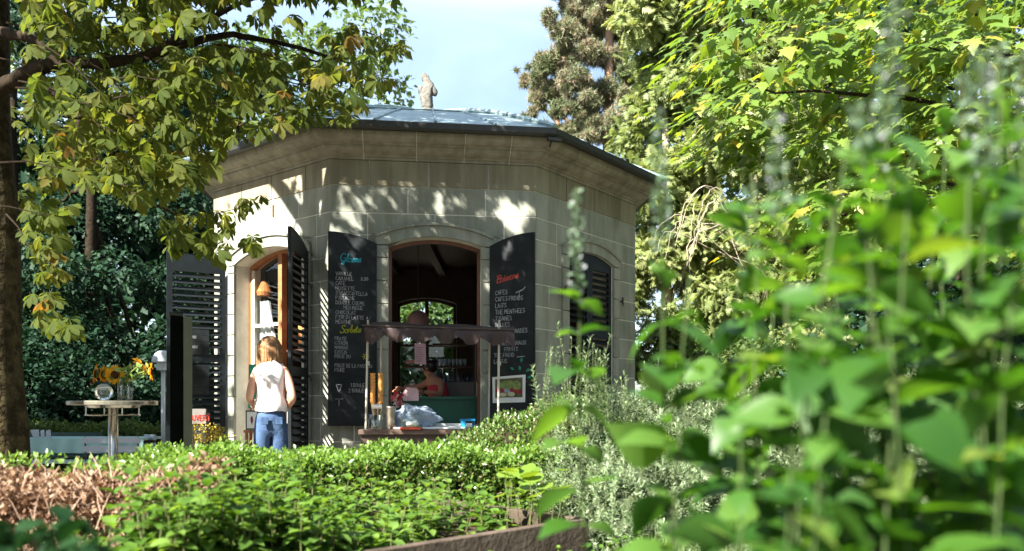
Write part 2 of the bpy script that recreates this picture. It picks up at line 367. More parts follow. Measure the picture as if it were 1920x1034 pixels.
# per face: mid, half width, spring, crown, sill
OPEN = {0: (1.168, .683, 2.80, 2.945, .06), 1: (1.17, .53, 2.852, 2.95, .80), 2: (1.19, .53, 2.872, 2.965, .80), 3: (1.165, .53, 2.85, 2.95, .8), 4: (1.165, .53, 2.85, 2.95, .8), 5: (1.165, .53, 2.85, 2.95, .8), 6: None, 7: None}
ZT = 3.80; BEV = .005
COURSES = [3.516, 3.207, 2.957, 2.70, 2.44, 2.18, 1.92, 1.66, 1.40, 1.14, .88, .62, .36, .10, 0]
for i, fc in enumerate(faces):
    wm = MB(); op = OPEN[i]
    if op is None:
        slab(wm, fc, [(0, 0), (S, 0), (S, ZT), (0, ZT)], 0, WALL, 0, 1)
    else:
        mid, hw, sp, crn, sill = op
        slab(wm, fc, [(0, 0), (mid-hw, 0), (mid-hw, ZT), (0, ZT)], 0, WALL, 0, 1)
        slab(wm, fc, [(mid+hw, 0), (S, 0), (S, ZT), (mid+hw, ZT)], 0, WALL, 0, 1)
        us = [mid-hw+2*hw*k/14 for k in range(15)]
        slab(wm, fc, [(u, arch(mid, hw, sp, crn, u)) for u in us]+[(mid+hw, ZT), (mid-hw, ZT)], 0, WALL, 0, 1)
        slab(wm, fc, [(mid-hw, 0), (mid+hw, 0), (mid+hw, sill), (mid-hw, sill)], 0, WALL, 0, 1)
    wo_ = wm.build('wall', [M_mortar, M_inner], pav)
    if i > 2: wo_.data.materials[0] = M_stone
    if i > 2: continue
    mid, hw, sp, crn, sill = op
    sw = .14; uL, uR = mid-hw-sw, mid+hw+sw; so_, co_ = sp+.075, crn+.125
    J = .0065
    def block(poly, mat, name='stone_block', proud=BEV):
        b = MB(); slab(b, fc, poly, -proud, -.0005)
        o = b.build(name, mat, wo_); return o
    rr = random.Random(20+i)
    for ci in range(len(COURSES)-1):
        z1, z0 = COURSES[ci], COURSES[ci+1]
        if z0 >= co_:
            cuts = [0, S*(.24 if ci % 2 else .37), S*(.62 if ci % 2 else .75), S]
            segs = [(cuts[k], cuts[k+1]) for k in range(3)]
        elif z1 > so_:
            segs = [(0, uL*.82), (uL*.82, mid), (mid, uR+(S-uR)*.25), (uR+(S-uR)*.25, S)]
        else:
            kk = uL*.52
            segs = ([(0, uL)] if ci % 2 else [(0, kk), (kk, uL)])+([(uR, S)] if ci % 2 else [(uR, S-kk), (S-kk, S)])
        for (u0, u1) in segs:
            a = u0+(J if u0 > 0 else 0); c = u1-(J if u1 < S else 0)
            e0 = 0 if u0 > 0 else 1; e1 = 0 if u1 < S else 1
            us = [a+(c-a)*k/10 for k in range(11)] if z0 < co_ and z1 > so_ else [a, c]
            bot = [(u, max(z0+J, arch(mid, hw+sw, so_, co_, u)+.03) if uL < u < uR and z1 > so_ else z0+J) for u in us]
            # corner blocks run to the mitre of the proud face
            ex = BEV*T22
            bot = [(u-(ex if e0 and abs(u-a) < 1e-6 else 0)+(ex if e1 and abs(u-c) < 1e-6 else 0), z) for u, z in bot]
            block(bot+[(bot[-1][0], z1-J), (bot[0][0], z1-J)], M_stone)
    fz = [0, .43, 1.10, 1.78, S] if i == 1 else [0, .62, 1.25, 1.9, S]
    for k in range(4):
        a = fz[k]+(J if k else -.02*T22); c = fz[k+1]-(J if k < 3 else -.02*T22)
        block([(a, 3.516+.002), (c, 3.516+.002), (c, ZT-.003), (a, ZT-.003)], M_frieze, 'frieze_stone', .014)
    # surround: jamb stones, arch stone with hood moulding
    for s_ in (-1, 1):
        a, c = (uL, mid-hw) if s_ < 0 else (mid+hw, uR)
        for ci in range(2, len(COURSES)-1):
            z1, z0 = min(COURSES[ci], sp-.01 if ci == 2 else 9), COURSES[ci+1]
            if z1-z0 < .05: continue
            block([(a, z0+J), (c, z0+J), (c, z1-J), (a, z1-J)], M_stone, 'jamb_stone', .034)
    us = [uL+(uR-uL)*k/20 for k in range(21)]
    inn = [mid-hw+2*hw*k/20 for k in range(21)]
    out = [(u, arch(mid, hw+sw, so_, co_, u)) for u in us]
    inr = [(u, arch(mid, hw, sp, crn, u)) for u in inn]
    am = MB(); slab(am, fc, [(uL, sp-.005)]+out+[(uR, sp-.005)]+inr[::-1], -.034, -.0005)
    hood = [(u, z+.034) for u, z in out]; hood2 = [(u, z+.002) for u, z in out]
    slab(am, fc, hood2+hood[::-1], -.055, -.0005)
    am.build('arch_stone', M_stone, wo_)
    if sill > .2:
        sm = MB(); slab(sm, fc, [(uL-.02, sill-.1), (uR+.02, sill-.1), (uR+.02, sill), (uL-.02, sill)], -.09, -.035); sm.build('sill', M_stone, wo_)
    # hinge pins
    for s_ in (-1, 1):
        for hz in (2.42, 1.36):
            hm = MB(); u = (uL-.01) if s_ < 0 else (uR+.01); hm.tube([fc.w(u, -.035, hz), fc.w(u, -.085, hz)], .012, 6); hm.tube([fc.w(u, -.075, hz-.04), fc.w(u, -.075, hz+.05)], .013, 6)
            hm.tube([fc.w(u, -.04, hz), fc.w(u+s_*.04, -.05, hz-.015), fc.w(u+s_*.05, -.05, hz-.06)], .008, 6)
            hm.build('hinge', M_iron, wo_)
# cornice: swept profile, cut into stones
PROF = [(.0005, 3.803), (.022, 3.803), (.024, 3.832), (.044, 3.836), (.048, 3.850), (.078, 3.860), (.115, 3.878), (.145, 3.900), (.150, 3.902), (.152, 3.924), (.188, 3.930), (.191, 3.940), (.235, 3.950), (.272, 3.974), (.290, 4.00), (.292, 4.018), (.300, 4.02), (.300, 4.075), (.0005, 4.075)]
def sweep(mb, fc, u0, u1, prof, m0_, m1_, m=0):
    n = len(prof); vs = []
    for o, z in prof: vs.append(fc.w(-o*T22 if m0_ else u0, -o, z))
    for o, z in prof: vs.append(fc.w(S+o*T22 if m1_ else u1, -o, z))
    mb.add(vs, [(k, (k+1) % n, n+(k+1) % n, n+k) for k in range(n)]+[tuple(range(n-1, -1, -1)), tuple(range(n, 2*n))], m)
for i, fc in enumerate(faces):
    cuts = ([0, .37, .96, 1.50, 2.02, S] if i == 1 else [0, .5, 1.1, 1.7, S]) if i < 3 else [0, S]
    bk = MB(); sweep(bk, fc, 0, S, [(max(o-.003, .0002) if o > .01 else .0002, z-(.0 if z > 4 else -.004)) for o, z in PROF], 1, 1); core = bk.build('cornice', M_mortar if i < 3 else M_corn, pav)
    if i < 3:
        for k in range(len(cuts)-1):
            cm_ = MB(); sweep(cm_, fc, cuts[k]+.004, cuts[k+1]-.004, PROF, k == 0, k == len(cuts)-2); cm_.build('cornice_stone', M_corn, core)
    gm = MB(); GP = [(.27, 4.082), (.325, 4.035), (.345, 4.028), (.385, 4.03), (.405, 4.055), (.410, 4.118), (.395, 4.122), (.385, 4.115), (.385, 4.09), (.27, 4.10)]
    sweep(gm, fc, 0, S, GP, 1, 1); gm.build('gutter', M_zinc, pav)
# roof panels
ZA = 5.36
for i, fc in enumerate(faces):
    rm = MB(); o = .385; A, B = fc.w(-o*T22, -o, 4.125), fc.w(S+o*T22, -o, 4.125); top = Vector((CEN.x, CEN.y, ZA))
    def rp(s, t):   # s along the eave 0..1, t towards the apex; slightly bellied
        q = A.lerp(B, s).lerp(top, t); q.z += .10*math.sin(math.pi*t)*1.0; return q
    n = 8
    for k in range(n):
        t0, t1 = k/n, (k+1)/n
        rm.add([rp(0, t0), rp(1, t0), rp(1, t1), rp(0, t1)], [(0, 1, 2, 3)])
    pn = rm.build('roof_panel', M_copper, pav)
    sm = MB(); sm.tube([rp(0, k/n)+Vector((0, 0, .02)) for k in range(n)]+[top], .030, 6)
    for t0 in (.40,):
        sm.tube([rp(0, t0)+Vector((0, 0, .015)), rp(1, t0)+Vector((0, 0, .015))], .012, 5)
    for s0 in (.25, .5, .75):
        sm.tube([rp(s0, 0)+Vector((0, 0, .012)), rp(s0, .40)+Vector((0, 0, .012))], .016, 5)
    sm.build('roof_seam', M_copper, pn)
# little bracket lamp under the right eave corner
bm_ = MB(); e_ = FF.w(S+.33*T22, -.36, 4.0); bm_.box(e_+Vector((.02, -.03, -.01)), (.16, .05, .035), R(20)); bm_.tube([e_+Vector((0, 0, .02)), e_+Vector((-.03, .05, -.07))], .012, 6)
bm_.build('gutter_bracket', M_zinc, pav)

# weathered carved finial: a seated group with a raised wing
def skin(name, vs, es, rad, mat, parent, sub=2, post=None):
    me = bpy.data.meshes.new('tmp'); off = wloc(parent) if parent else Vector((0, 0, 0))
    me.from_pydata([tuple(Vector(v)-off) for v in vs], es, []); o = bpy.data.objects.new('tmp', me); COL.objects.link(o)
    md = o.modifiers.new('s', 'SKIN'); md.use_smooth_shade = True; md.branch_smoothing = .3
    for k, r in enumerate(rad):
        r = r if hasattr(r, '__len__') else (r, r)
        me.skin_vertices[0].data[k].radius = r
    me.skin_vertices[0].data[0].use_root = True
    sb = o.modifiers.new('b', 'SUBSURF'); sb.levels = sub; sb.render_levels = sub
    dg = bpy.context.evaluated_depsgraph_get(); dg.update(); nm = bpy.data.meshes.new_from_object(o.evaluated_get(dg)); nm.name = name
    bpy.data.objects.remove(o); bpy.data.meshes.remove(me)
    nm.materials.clear(); nm.materials.append(mat)
    if post:
        for v in nm.vertices: v.co = post(v.co+off)-off
    nm.polygons.foreach_set('use_smooth', [True]*len(nm.polygons)); nm.update()
    return link(name, nm, parent)
fin = thing('roof_statue', 'small weathered pale stone figure on the roof peak', 'statue', (CEN.x, CEN.y, ZA-.02))
c0 = Vector((CEN.x-.02, CEN.y-.05, ZA-.03))
sv = [c0+Vector((p[0]*1.35, p[1], p[2]*1.14)) for p in ((0, 0, .10), (-.02, 0, .22), (-.01, 0, .34), (.0, 0, .42), (-.035, 0, .50), (-.06, -.02, .55), (.05, 0, .36), (.085, 0, .25), (.06, -.03, .12), (-.07, -.03, .10), (-.075, -.02, .28), (-.08, -.03, .38))]
skin('figure', sv, [(0, 1), (1, 2), (2, 3), (3, 4), (4, 5), (2, 6), (6, 7), (0, 8), (0, 9), (2, 10), (10, 11)], [.15, .13, .12, .075, .06, .03, .065, .05, .10, .10, .06, .04], M_statue, fin, 2,
     lambda v: v+Vector((math.sin(v.z*60+v.y*30)*.006, 0, math.sin(v.x*90)*.005)))
MB().lathe(c0, [(.16, 0), (.15, .04), (.11, .06), (.10, .09)], 10).build('plinth', M_statue, fin)

# ---- shutters
def shutter(H, direc, w, zb, spring, crown, slats=True, flip=False, rails=(.0,), thick=.036, tilt=44):
    """one leaf: hinge H (x,y), unit direction, visible side = right-hand normal or its opposite"""
    e = Vector((direc[0], direc[1], 0)).normalized(); n = Vector((e.y, -e.x, 0))
    if n.y > 0 and not flip: n = -n
    def L(r, t, z): return Vector((H[0], H[1], 0))+e*r+n*t+Vector((0, 0, z))
    def top(r): return arch(w, w*1.001, spring, crown, r)
    fr = MB(); h = thick/2
    def pr(poly):
        k = len(poly); fr.add([L(r, -h, z) for r, z in poly]+[L(r, h, z) for r, z in poly], [tuple(range(k)), tuple(range(2*k-1, k-1, -1))]+[(i, (i+1) % k, k+(i+1) % k, k+i) for i in range(k)])
    st = .065
    pr([(0, zb), (st, zb), (st, top(st)), (0, top(0.0))]); pr([(w-st, zb), (w, zb), (w, top(w)), (w-st, top(w-st))])
    us = [st+(w-2*st)*k/8 for k in range(9)]
    pr([(us[0], top(us[0])-.12)]+[(w-st, top(us[0])-.12)]+[(u, top(u)) for u in us[::-1]])
    pr([(st, zb), (w-st, zb), (w-st, zb+.14), (st, zb+.14)])
    for rz in rails: 
        if rz: pr([(st, rz-.05), (w-st, rz-.05), (w-st, rz+.05), (st, rz+.05)])
    o = fr.build('shutter', M_shut, pav)
    if slats:
        zz = zb+.17; me = None; zt = top(st)-.135
        while zz < zt:
            if not any(rz and abs(zz-rz) < .075 for rz in rails):
                if me is None:
                    sb = MB(); a = R(tilt); ax = n*math.cos(a)*.037+Vector((0, 0, -math.sin(a)*.037)); th = n*math.sin(a)*.005+Vector((0, 0, math.cos(a)*.005))
                    c = [-ax-th, ax-th, ax+th, -ax+th]; rl, rr_ = e*(st-.004-w/2), e*(w/2-st+.004)
                    sb.hexa([rl+c[0], rr_+c[0], rr_+c[1], rl+c[1], rl+c[3], rr_+c[3], rr_+c[2], rl+c[2]])
                    so2 = sb.build('slat', M_shut, o, stay=True); me = so2.data; so2.location = L(w/2, 0, zz)-wloc(o)
                else: link('slat', me, o, L(w/2, 0, zz)-wloc(o))
            zz += .079
    return o, L, top
# left door leaves
def fp(fc, u, d): q = fc.w(u, d, 0); return (q.x, q.y)
lo, LL, lt = shutter(fp(FL, .335, -.06), (-.866, -.50), .69, .10, 2.78, 2.93, rails=(1.62,))
ro, RL_, rt = shutter(fp(FL, 1.985, -.06), (-.015, -1), .69, .10, 2.78, 2.93, flip=False, rails=(1.40,))
# front leaves carry blackboards
flo, FLL, flt = shutter(fp(FF, .515, -.065), ang(A0+180+4), .535, .80, 2.845, 2.965, slats=False, rails=(1.5,))
fro, FRL, frt = shutter(fp(FF, 1.795, -.065), ang(A0-25), .535, .80, 2.845, 2.975, slats=False, rails=(1.5,))
# closed pair on the right face, set into the opening
mid, hw = OPEN[2][0], OPEN[2][1]
for (u, dr, ) in ((mid-hw+.004, 1), (mid+hw-.004, -1)):
    shutter(fp(FR, u, .03), FR.e*dr, hw-.006, .81, 2.865, 2.958, rails=(1.95,))
def board(parent, L, w, zb, topf, m=M_board, r0=.012, r1=None, t=.020):
    b = MB(); r1 = r1 or w-.012; us = [r0+(r1-r0)*k/8 for k in range(9)]
    poly = [(r0, zb), (r1, zb)]+[(u, (topf(u)-.012) if callable(topf) else topf) for u in us[::-1]]
    k = len(poly); b.add([L(r, t, z) for r, z in poly]+[L(r, t+.008, z) for r, z in poly], [tuple(range(k)), tuple(range(2*k-1, k-1, -1))]+[(i, (i+1) % k, k+(i+1) % k, k+i) for i in range(k)])
    return b.build('blackboard', m, parent)
fb1 = board(flo, FLL, .535, .815, flt); fb2 = board(fro, FRL, .535, .815, frt)
lb1 = board(lo, LL, .69, 1.66, 1.975, r0=.20, r1=.50); lb2 = board(lo, LL, .69, 1.16, 1.52, r0=.20, r1=.56)

# ---- chalk writing
GL = {'A': [[(0, 0), (2, 6), (4, 0)], [(.8, 2.2), (3.2, 2.2)]], 'B': [[(0, 0), (0, 6), (2.6, 5.8), (3.2, 4.6), (2.4, 3.2), (0, 3.1)], [(2.4, 3.2), (3.8, 2), (3, .3), (0, 0)]], 'C': [[(3.8, 5), (2.4, 6), (.6, 5), (0, 3), (.6, 1), (2.4, 0), (3.8, .9)]],
 'D': [[(0, 0), (0, 6), (2.4, 5.6), (3.9, 3), (2.4, .4), (0, 0)]], 'E': [[(3.6, 6), (0, 6), (0, 0), (3.7, 0)], [(0, 3), (2.9, 3)]], 'F': [[(3.6, 6), (0, 6), (0, 0)], [(0, 3.1), (2.8, 3.1)]], 'G': [[(3.8, 5.1), (2.2, 6), (.3, 4.6), (0, 2.5), (1, .4), (3, 0), (3.9, 1.2), (3.9, 2.6), (2.2, 2.6)]],
 'H': [[(0, 0), (0, 6)], [(4, 0), (4, 6)], [(0, 3), (4, 3)]], 'I': [[(1.5, 0), (1.5, 6)]], 'J': [[(3, 6), (3, 1), (1.8, 0), (.3, 1)]], 'L': [[(0, 6), (0, 0), (3.4, 0)]], 'M': [[(0, 0), (.2, 6), (2.2, 2.4), (4.2, 6), (4.4, 0)]],
 'N': [[(0, 0), (0, 6), (4, 0), (4, 6)]], 'O': [[(2, 6), (.3, 4.7), (0, 2.6), (.8, .4), (2.3, 0), (3.8, 1.4), (4, 3.6), (3.2, 5.4), (2, 6)]], 'P': [[(0, 0), (0, 6), (2.8, 5.8), (3.7, 4.4), (2.6, 3), (0, 2.9)]], 'Q': [[(2, 6), (.2, 4.4), (.4, 1.2), (2.2, 0), (3.9, 1.8), (3.8, 4.6), (2, 6)], [(2.4, 1.6), (4.3, -.4)]],
 'R': [[(0, 0), (0, 6), (2.8, 5.8), (3.6, 4.5), (2.4, 3.1), (0, 3)], [(1.8, 3), (3.9, 0)]], 'S': [[(3.6, 5.2), (2.2, 6), (.5, 5.1), (.6, 3.7), (3.2, 2.5), (3.6, 1), (2, 0), (.1, .8)]], 'T': [[(0, 6), (4.2, 6)], [(2.1, 6), (2.1, 0)]], 'U': [[(0, 6), (.1, 1.4), (1.6, 0), (3.4, .8), (3.9, 6)]],
 'V': [[(0, 6), (2, 0), (4, 6)]], 'X': [[(0, 6), (4, 0)], [(4, 6), (0, 0)]], 'Y': [[(0, 6), (2, 3), (4, 6)], [(2, 3), (2, 0)]], '&': [[(4, 0), (.8, 4.8), (1.8, 6), (2.8, 4.9), (.3, 2), (.6, .2), (2.4, 0), (4, 2.2)]], '.': [[(1, 0), (1.5, .4)]], '-': [[(.3, 2.8), (3.2, 2.9)]], "'": [[(1, 6), (.7, 4.6)]],
 '0': [[(2, 6), (.3, 4.2), (.3, 1.6), (2, 0), (3.6, 1.8), (3.6, 4.4), (2, 6)]], '1': [[(.6, 4.6), (2, 6), (2, 0)]], '2': [[(.2, 4.8), (1.8, 6), (3.4, 4.7), (2.6, 2.8), (0, 0), (3.8, 0)]], '3': [[(.2, 5.4), (2, 6), (3.4, 4.8), (1.6, 3.2), (3.7, 1.8), (2, 0), (0, .7)]], '4': [[(2.8, 0), (2.8, 6), (0, 2), (4, 2)]], '5': [[(3.6, 6), (.6, 6), (.3, 3.4), (2.4, 3.7), (3.7, 1.9), (2.2, 0), (0, .6)]],
 '/': [[(.3, -.6), (3, 6.4)]]}
def arc(cx, cy, rx, ry, a0, a1, n=10): return [(cx+rx*math.cos(R(a0+(a1-a0)*k/n)), cy+ry*math.sin(R(a0+(a1-a0)*k/n))) for k in range(n+1)]
CUR = {'G': ([[(5.2, 8.4)]+arc(3, 5, 2.8, 4.2, 60, 330, 14)+[(5.4, 4.4), (3.4, 4.2), (5.5, 4.6), (5.3, .5), (4, -2.4), (2.2, -2.2), (2.6, -.4), (6.2, 1.4)]], 6.2),
 'l': ([[(0, 1.4), (1.6, 4), (2.1, 8.2), (1.3, 8.8), (.8, 6), (.9, 1), (1.6, 0), (2.6, 1)]], 2.5), 'a': ([arc(1.6, 2, 1.6, 2, 30, 330, 12)+[(3.1, 3.8), (3.2, .6), (4, 0), (4.6, .8)]], 4.3), 'c': ([[(0, .8)]+arc(1.7, 2, 1.5, 2, 50, 310, 10)+[(3.4, .9)]], 3.2),
 'e': ([[(0, 1), (1.8, 2), (2.8, 3.2), (2, 4), (.8, 3.2), (.5, 1.4), (1.6, 0), (3.3, 1)]], 3.0), 's': ([[(0, 1), (1.8, 4.2), (1.8, 3), (2.9, 1), (1.8, 0), (.5, .6)], [(1.9, 4.1), (3.0, 3.6)]], 3.1), 'o': ([arc(1.6, 2, 1.6, 2, 90, 450, 12)+[(3.2, 3.6)]], 3.3), 'r': ([[(0, 3.2), (.8, 4), (.9, 0), (1, 2.6), (2, 3.9), (3, 3.6)]], 2.8),
 'b': ([[(0, 1.4), (1.4, 5), (1.6, 8.2), (1, 8.6), (.6, 6), (.6, .6), (2, 0), (3.2, 1.6), (2.4, 3.6), (.8, 3)]], 3.4), 't': ([[(.8, 7), (.8, 1), (1.6, 0), (2.6, .8)], [(-.3, 4.8), (2.2, 5)]], 2.6), 'i': ([[(0, 1.4), (.9, 4), (.9, .8), (1.6, 0), (2.2, .8)], [(1, 5.6), (1.2, 6)]], 2.1), 'n': ([[(0, 3.2), (.6, 4), (.7, 0), (.8, 2.6), (2, 4), (2.8, 3.2), (2.9, .6), (3.8, .4)]], 3.6),
 'S': ([[(5, 7.6), (3.8, 8.8), (1.6, 8), (1.4, 6), (4, 4), (4.6, 2), (3, 0), (.6, .4), (0, 1.6)]], 5), 'B': ([[(.6, 0), (1.4, 8.4)], [(0, 7.4), (2, 8.8), (4.6, 8.4), (4.6, 6), (1.6, 4.6), (4.8, 4), (5, 1.2), (2.6, 0), (.4, .6)]], 5.2)}
def stroke(mb, pts, Lm, wd):
    """flat chalk ribbon through pts=(q,z), Lm maps (q,z)->world"""
    for (a, b) in zip(pts[:-1], pts[1:]):
        dx, dz = b[0]-a[0], b[1]-a[1]; l = math.hypot(dx, dz)
        if l < 1e-5: continue
        nx, nz = -dz/l*wd/2, dx/l*wd/2; ex, ez = dx/l*wd*.25, dz/l*wd*.25
        mb.add([Lm(a[0]-ex+nx, a[1]-ez+nz), Lm(a[0]-ex-nx, a[1]-ez-nz), Lm(b[0]+ex-nx, b[1]+ez-nz), Lm(b[0]+ex+nx, b[1]+ez+nz)], [(0, 1, 2, 3)])
rj = random.Random(8)
def caps(mb, txt, Lm, x, z, h, wd=.006, slope=0, k=.82):
    u = h/6; x0 = x
    for ch in txt:
        if ch == ' ': x += 2.6*u*k; continue
        wmax = 0
        for st in GL.get(ch, []):
            jz = rj.uniform(-.3, .3)
            stroke(mb, [(x+px*u*k, z+(py+jz)*u+slope*(x-x0)) for px, py in st], Lm, wd); wmax = max(wmax, max(p[0] for p in st))
        x += (wmax+1.3)*u*k
    return x
def script(mb, txt, Lm, x, z, u, wd=.009, slope=0, slant=.15):
    x0 = x
    for ch in txt:
        sts, adv = CUR[ch]
        for st in sts: stroke(mb, [(x+px*u+slant*py*u, z+py*u+slope*(x-x0)) for px, py in st], Lm, wd)
        x += adv*u
M_chalk = surf('chalk_white', (.12, .13, .135), .95, .05, col2=(.34, .35, .36), scale=60, thr=(.35, .6))
M_cblue = surf('chalk_blue', (.05, .30, .40), .95, .05); M_cyel = surf('chalk_yellow', (.28, .30, .03), .95, .05); M_cred = surf('chalk_red', (.42, .08, .07), .95, .05); M_cgrn = surf('chalk_green', (.03, .24, .13), .95, .05); M_cpink = surf('chalk_pink', (.5, .16, .22), .95, .05)
def Lleft(q, z): return FLL(.535-q, .0305, z)
def Lright(q, z): return FRL(q, .0305, z)
b_ = MB(); script(b_, 'Glaces', Lleft, .13, 2.625, .0102, .011, .02); b_.build('lettering', M_cblue, fb1)
b_ = MB(); script(b_, 'Sorbets', Lleft, .13, 1.835, .0098, .011, .04); b_.build('lettering', M_cyel, fb1)
b_ = MB(); zz = 2.475
for i, t in enumerate(['VANILLE', 'CARAMEL', 'CAFE', 'NOISETTE', 'STRACCIATELLA', 'PISTACHE', 'DOUBLE CREME', '      MERINGUE', 'CHOCOLAT', 'FIOR DI LATTE', 'MENTHE']):
    caps(b_, t, Lleft, .085, zz, .040, .0055, -.02); zz -= .0535
caps(b_, '3.50', Lleft, .36, 2.425, .034, .008); caps(b_, '4.-', Lleft, .42, 1.99, .030, .007)
zz = 1.755
for t in ['FRAISE', 'CITRON', 'MANGUE', 'CASSIS', 'FRUIT DU', '', 'FRUIT DE LA PASSION', 'POIRE']:
    caps(b_, t, Lleft, .075, zz, .038, .0050, -.02, .76); zz -= .050
caps(b_, '1 BOULE', Lleft, .245, 1.235, .038, .0055); caps(b_, '2 BOULES', Lleft, .225, 1.175, .038, .0055)
stroke(b_, [(.09, 1.26), (.15, 1.26), (.12, 1.17), (.09, 1.26)], Lleft, .008); stroke(b_, [(.08, 1.10), (.16, 1.10)], Lleft, .006); stroke(b_, [(.12, 1.09), (.12, 1.02)], Lleft, .006)
b_.build('lettering', M_chalk, fb1)
b_ = MB()
for k in range(8):
    a = R(45*k); stroke(b_, [(.415+.012*math.cos(a), 1.575+.012*math.sin(a)), (.415+.040*math.cos(a), 1.575+.040*math.sin(a))], Lleft, .009)
b_.build('drawing', M_cyel, fb1)
b_ = MB(); script(b_, 'Boissons', Lright, .085, 2.42, .0098, .013, .22); b_.build('lettering', M_cred, fb2)
b_ = MB(); zz = 2.285
for t in ['CAFES', 'CAFES FROIDS', 'LAITS', 'THE MENTHEES', 'TISANES', 'BULLES', '     & LIMONADES']:
    caps(b_, t, Lright, .075, zz, .048, .007, .03, .74); zz -= .074
zz = 1.77
for t in ['SIROPS', '      ARTISANAUX', '        FRUITS', 'THE FROID', 'LASSIS']:
    caps(b_, t, Lright, .06, zz, .044, .0065, .03, .80); zz -= .066
stroke(b_, [(.33, 1.575), (.42, 1.58)], Lright, .010); stroke(b_, [(.32, 2.30), (.40, 2.33), (.43, 2.36)], Lright, .014); stroke(b_, [(.36, 2.31), (.36, 2.24)], Lright, .008)
b_.build('lettering', M_chalk, fb2)
b_ = MB()
for (q, z, a) in ((.30, 1.43, 150), (.37, 1.42, 100), (.31, 1.36, 200), (.44, 1.40, 50), (.45, 1.34, 10), (.38, 1.51, 80), (.37, 1.36, 330)):
    ca, sa = math.cos(R(a)), math.sin(R(a)); pts = [(0, 0), (.03, .018), (.06, 0), (.03, -.018)]
    b_.add([Lright(q+x*ca-y*sa, z+x*sa+y*ca) for x, y in pts], [(0, 1, 2, 3)])
b_.build('drawing', M_cgrn, fb2)
b_ = MB()
for (q, z) in ((.37, 1.30), (.40, 1.275), (.425, 1.30), (.395, 1.245)):
    b_.add([Lright(q+.015*math.cos(R(60*k)), z+.015*math.sin(R(60*k))) for k in range(6)], [tuple(range(6))])
b_.build('drawing', M_cpink, fb2)
# faint writing on the side boards
b_ = MB(); Ls = lambda q, z: LL(.50-q, .0305, z)
caps(b_, 'MENU', Ls, .05, 1.86, .035, .006); caps(b_, 'BRUNCH', Ls, .04, 1.74, .03, .006); b_.build('lettering', M_chalk, lb1)

# ---- framed photograph pinned to the right leaf
ph = MB(); zc, hh = 1.20, .145
def Lp(q, t, z): return FRL(q, .034+t, z)
ph.add([Lp(.045, 0, zc-hh), Lp(.43, 0, zc-hh+.01), Lp(.435, 0, zc+hh+.03), Lp(.04, 0, zc+hh+.005), Lp(.045, .003, zc-hh), Lp(.43, .003, zc-hh+.01), Lp(.435, .003, zc+hh+.03), Lp(.04, .003, zc+hh+.005)], [(0, 1, 2, 3), (4, 5, 6, 7), (0, 1, 5, 4), (1, 2, 6, 5), (2, 3, 7, 6), (3, 0, 4, 7)])
pr_ = thing('photo_print', 'white bordered photo of red fruit pinned low on the Boissons board', 'photo', FRL(.24, .04, zc))
ph.build('paper', M_white, pr_)
M_pic, t_, pb = newmat('fruit_picture')
vo = t_.nodes.new('ShaderNodeTexVoronoi'); vo.inputs['Scale'].default_value = 22; tx_ = t_.nodes.new('ShaderNodeTexCoord'); t_.links.new(tx_.outputs['Object'], vo.inputs[0])
rp_ = t_.nodes.new('ShaderNodeValToRGB'); e_ = rp_.color_ramp.elements; e_[0].color = (.05, .10, .02, 1); e_[1].color = (.35, .33, .16, 1)
for pos, c in ((.3, (.12, .2, .04)), (.45, (.4, .02, .02)), (.6, (.03, .03, .02)), (.75, (.42, .03, .03))):
    x = e_.new(pos); x.color = (*c, 1)
rp_.color_ramp.interpolation = 'CONSTANT'
t_.links.new(vo.outputs['Color'], rp_.inputs[0]); t_.links.new(rp_.outputs[0], pb.inputs['Base Color']); pb.inputs['Roughness'].default_value = .3
M_pg = surf('picture_green', (.05, .12, .02), .4, .3, col2=(.30, .36, .12), scale=30); M_pr = surf('picture_red', (.40, .02, .02), .4, .3, col2=(.12, .02, .03), scale=30); M_pk = surf('picture_dark', (.03, .03, .015), .4, .3, col2=(.16, .15, .07), scale=25)
pp = MB(); X0, X1, Z0, Z1 = .075, .40, zc-.085, zc+.125
pp.add([Lp(X0, .0045, Z0), Lp(X1, .0045, Z0+.006), Lp(X1, .0045, Z1+.02), Lp(X0, .0045, Z1)], [(0, 1, 2, 3)], 0)
def blob(q, z, rq, rz, m, t): pp.add([Lp(q+rq*math.cos(R(30*k)), t, z+rz*math.sin(R(30*k))) for k in range(12)], [tuple(range(12))], m)
blob(.22, zc+.06, .10, .05, 1, .006); blob(.33, zc+.05, .05, .06, 1, .0064)
for k in range(9): blob(.105+.034*k, zc-.008+rj.uniform(-.012, .016), .026, .026, 2 if k not in (3, 4) else 4, .0070+.0004*k)
blob(.27, zc-.045, .045, .026, 3, .0112); blob(.17, zc-.05, .045, .022, 3, .0116)
M_cab = surf('picture_pale', (.45, .45, .28), .4, .3)
pp.build('picture', [M_pk, M_pg, M_pr, M_cab, surf('picture_blue', (.25, .3, .38), .4, .3)], pr_)

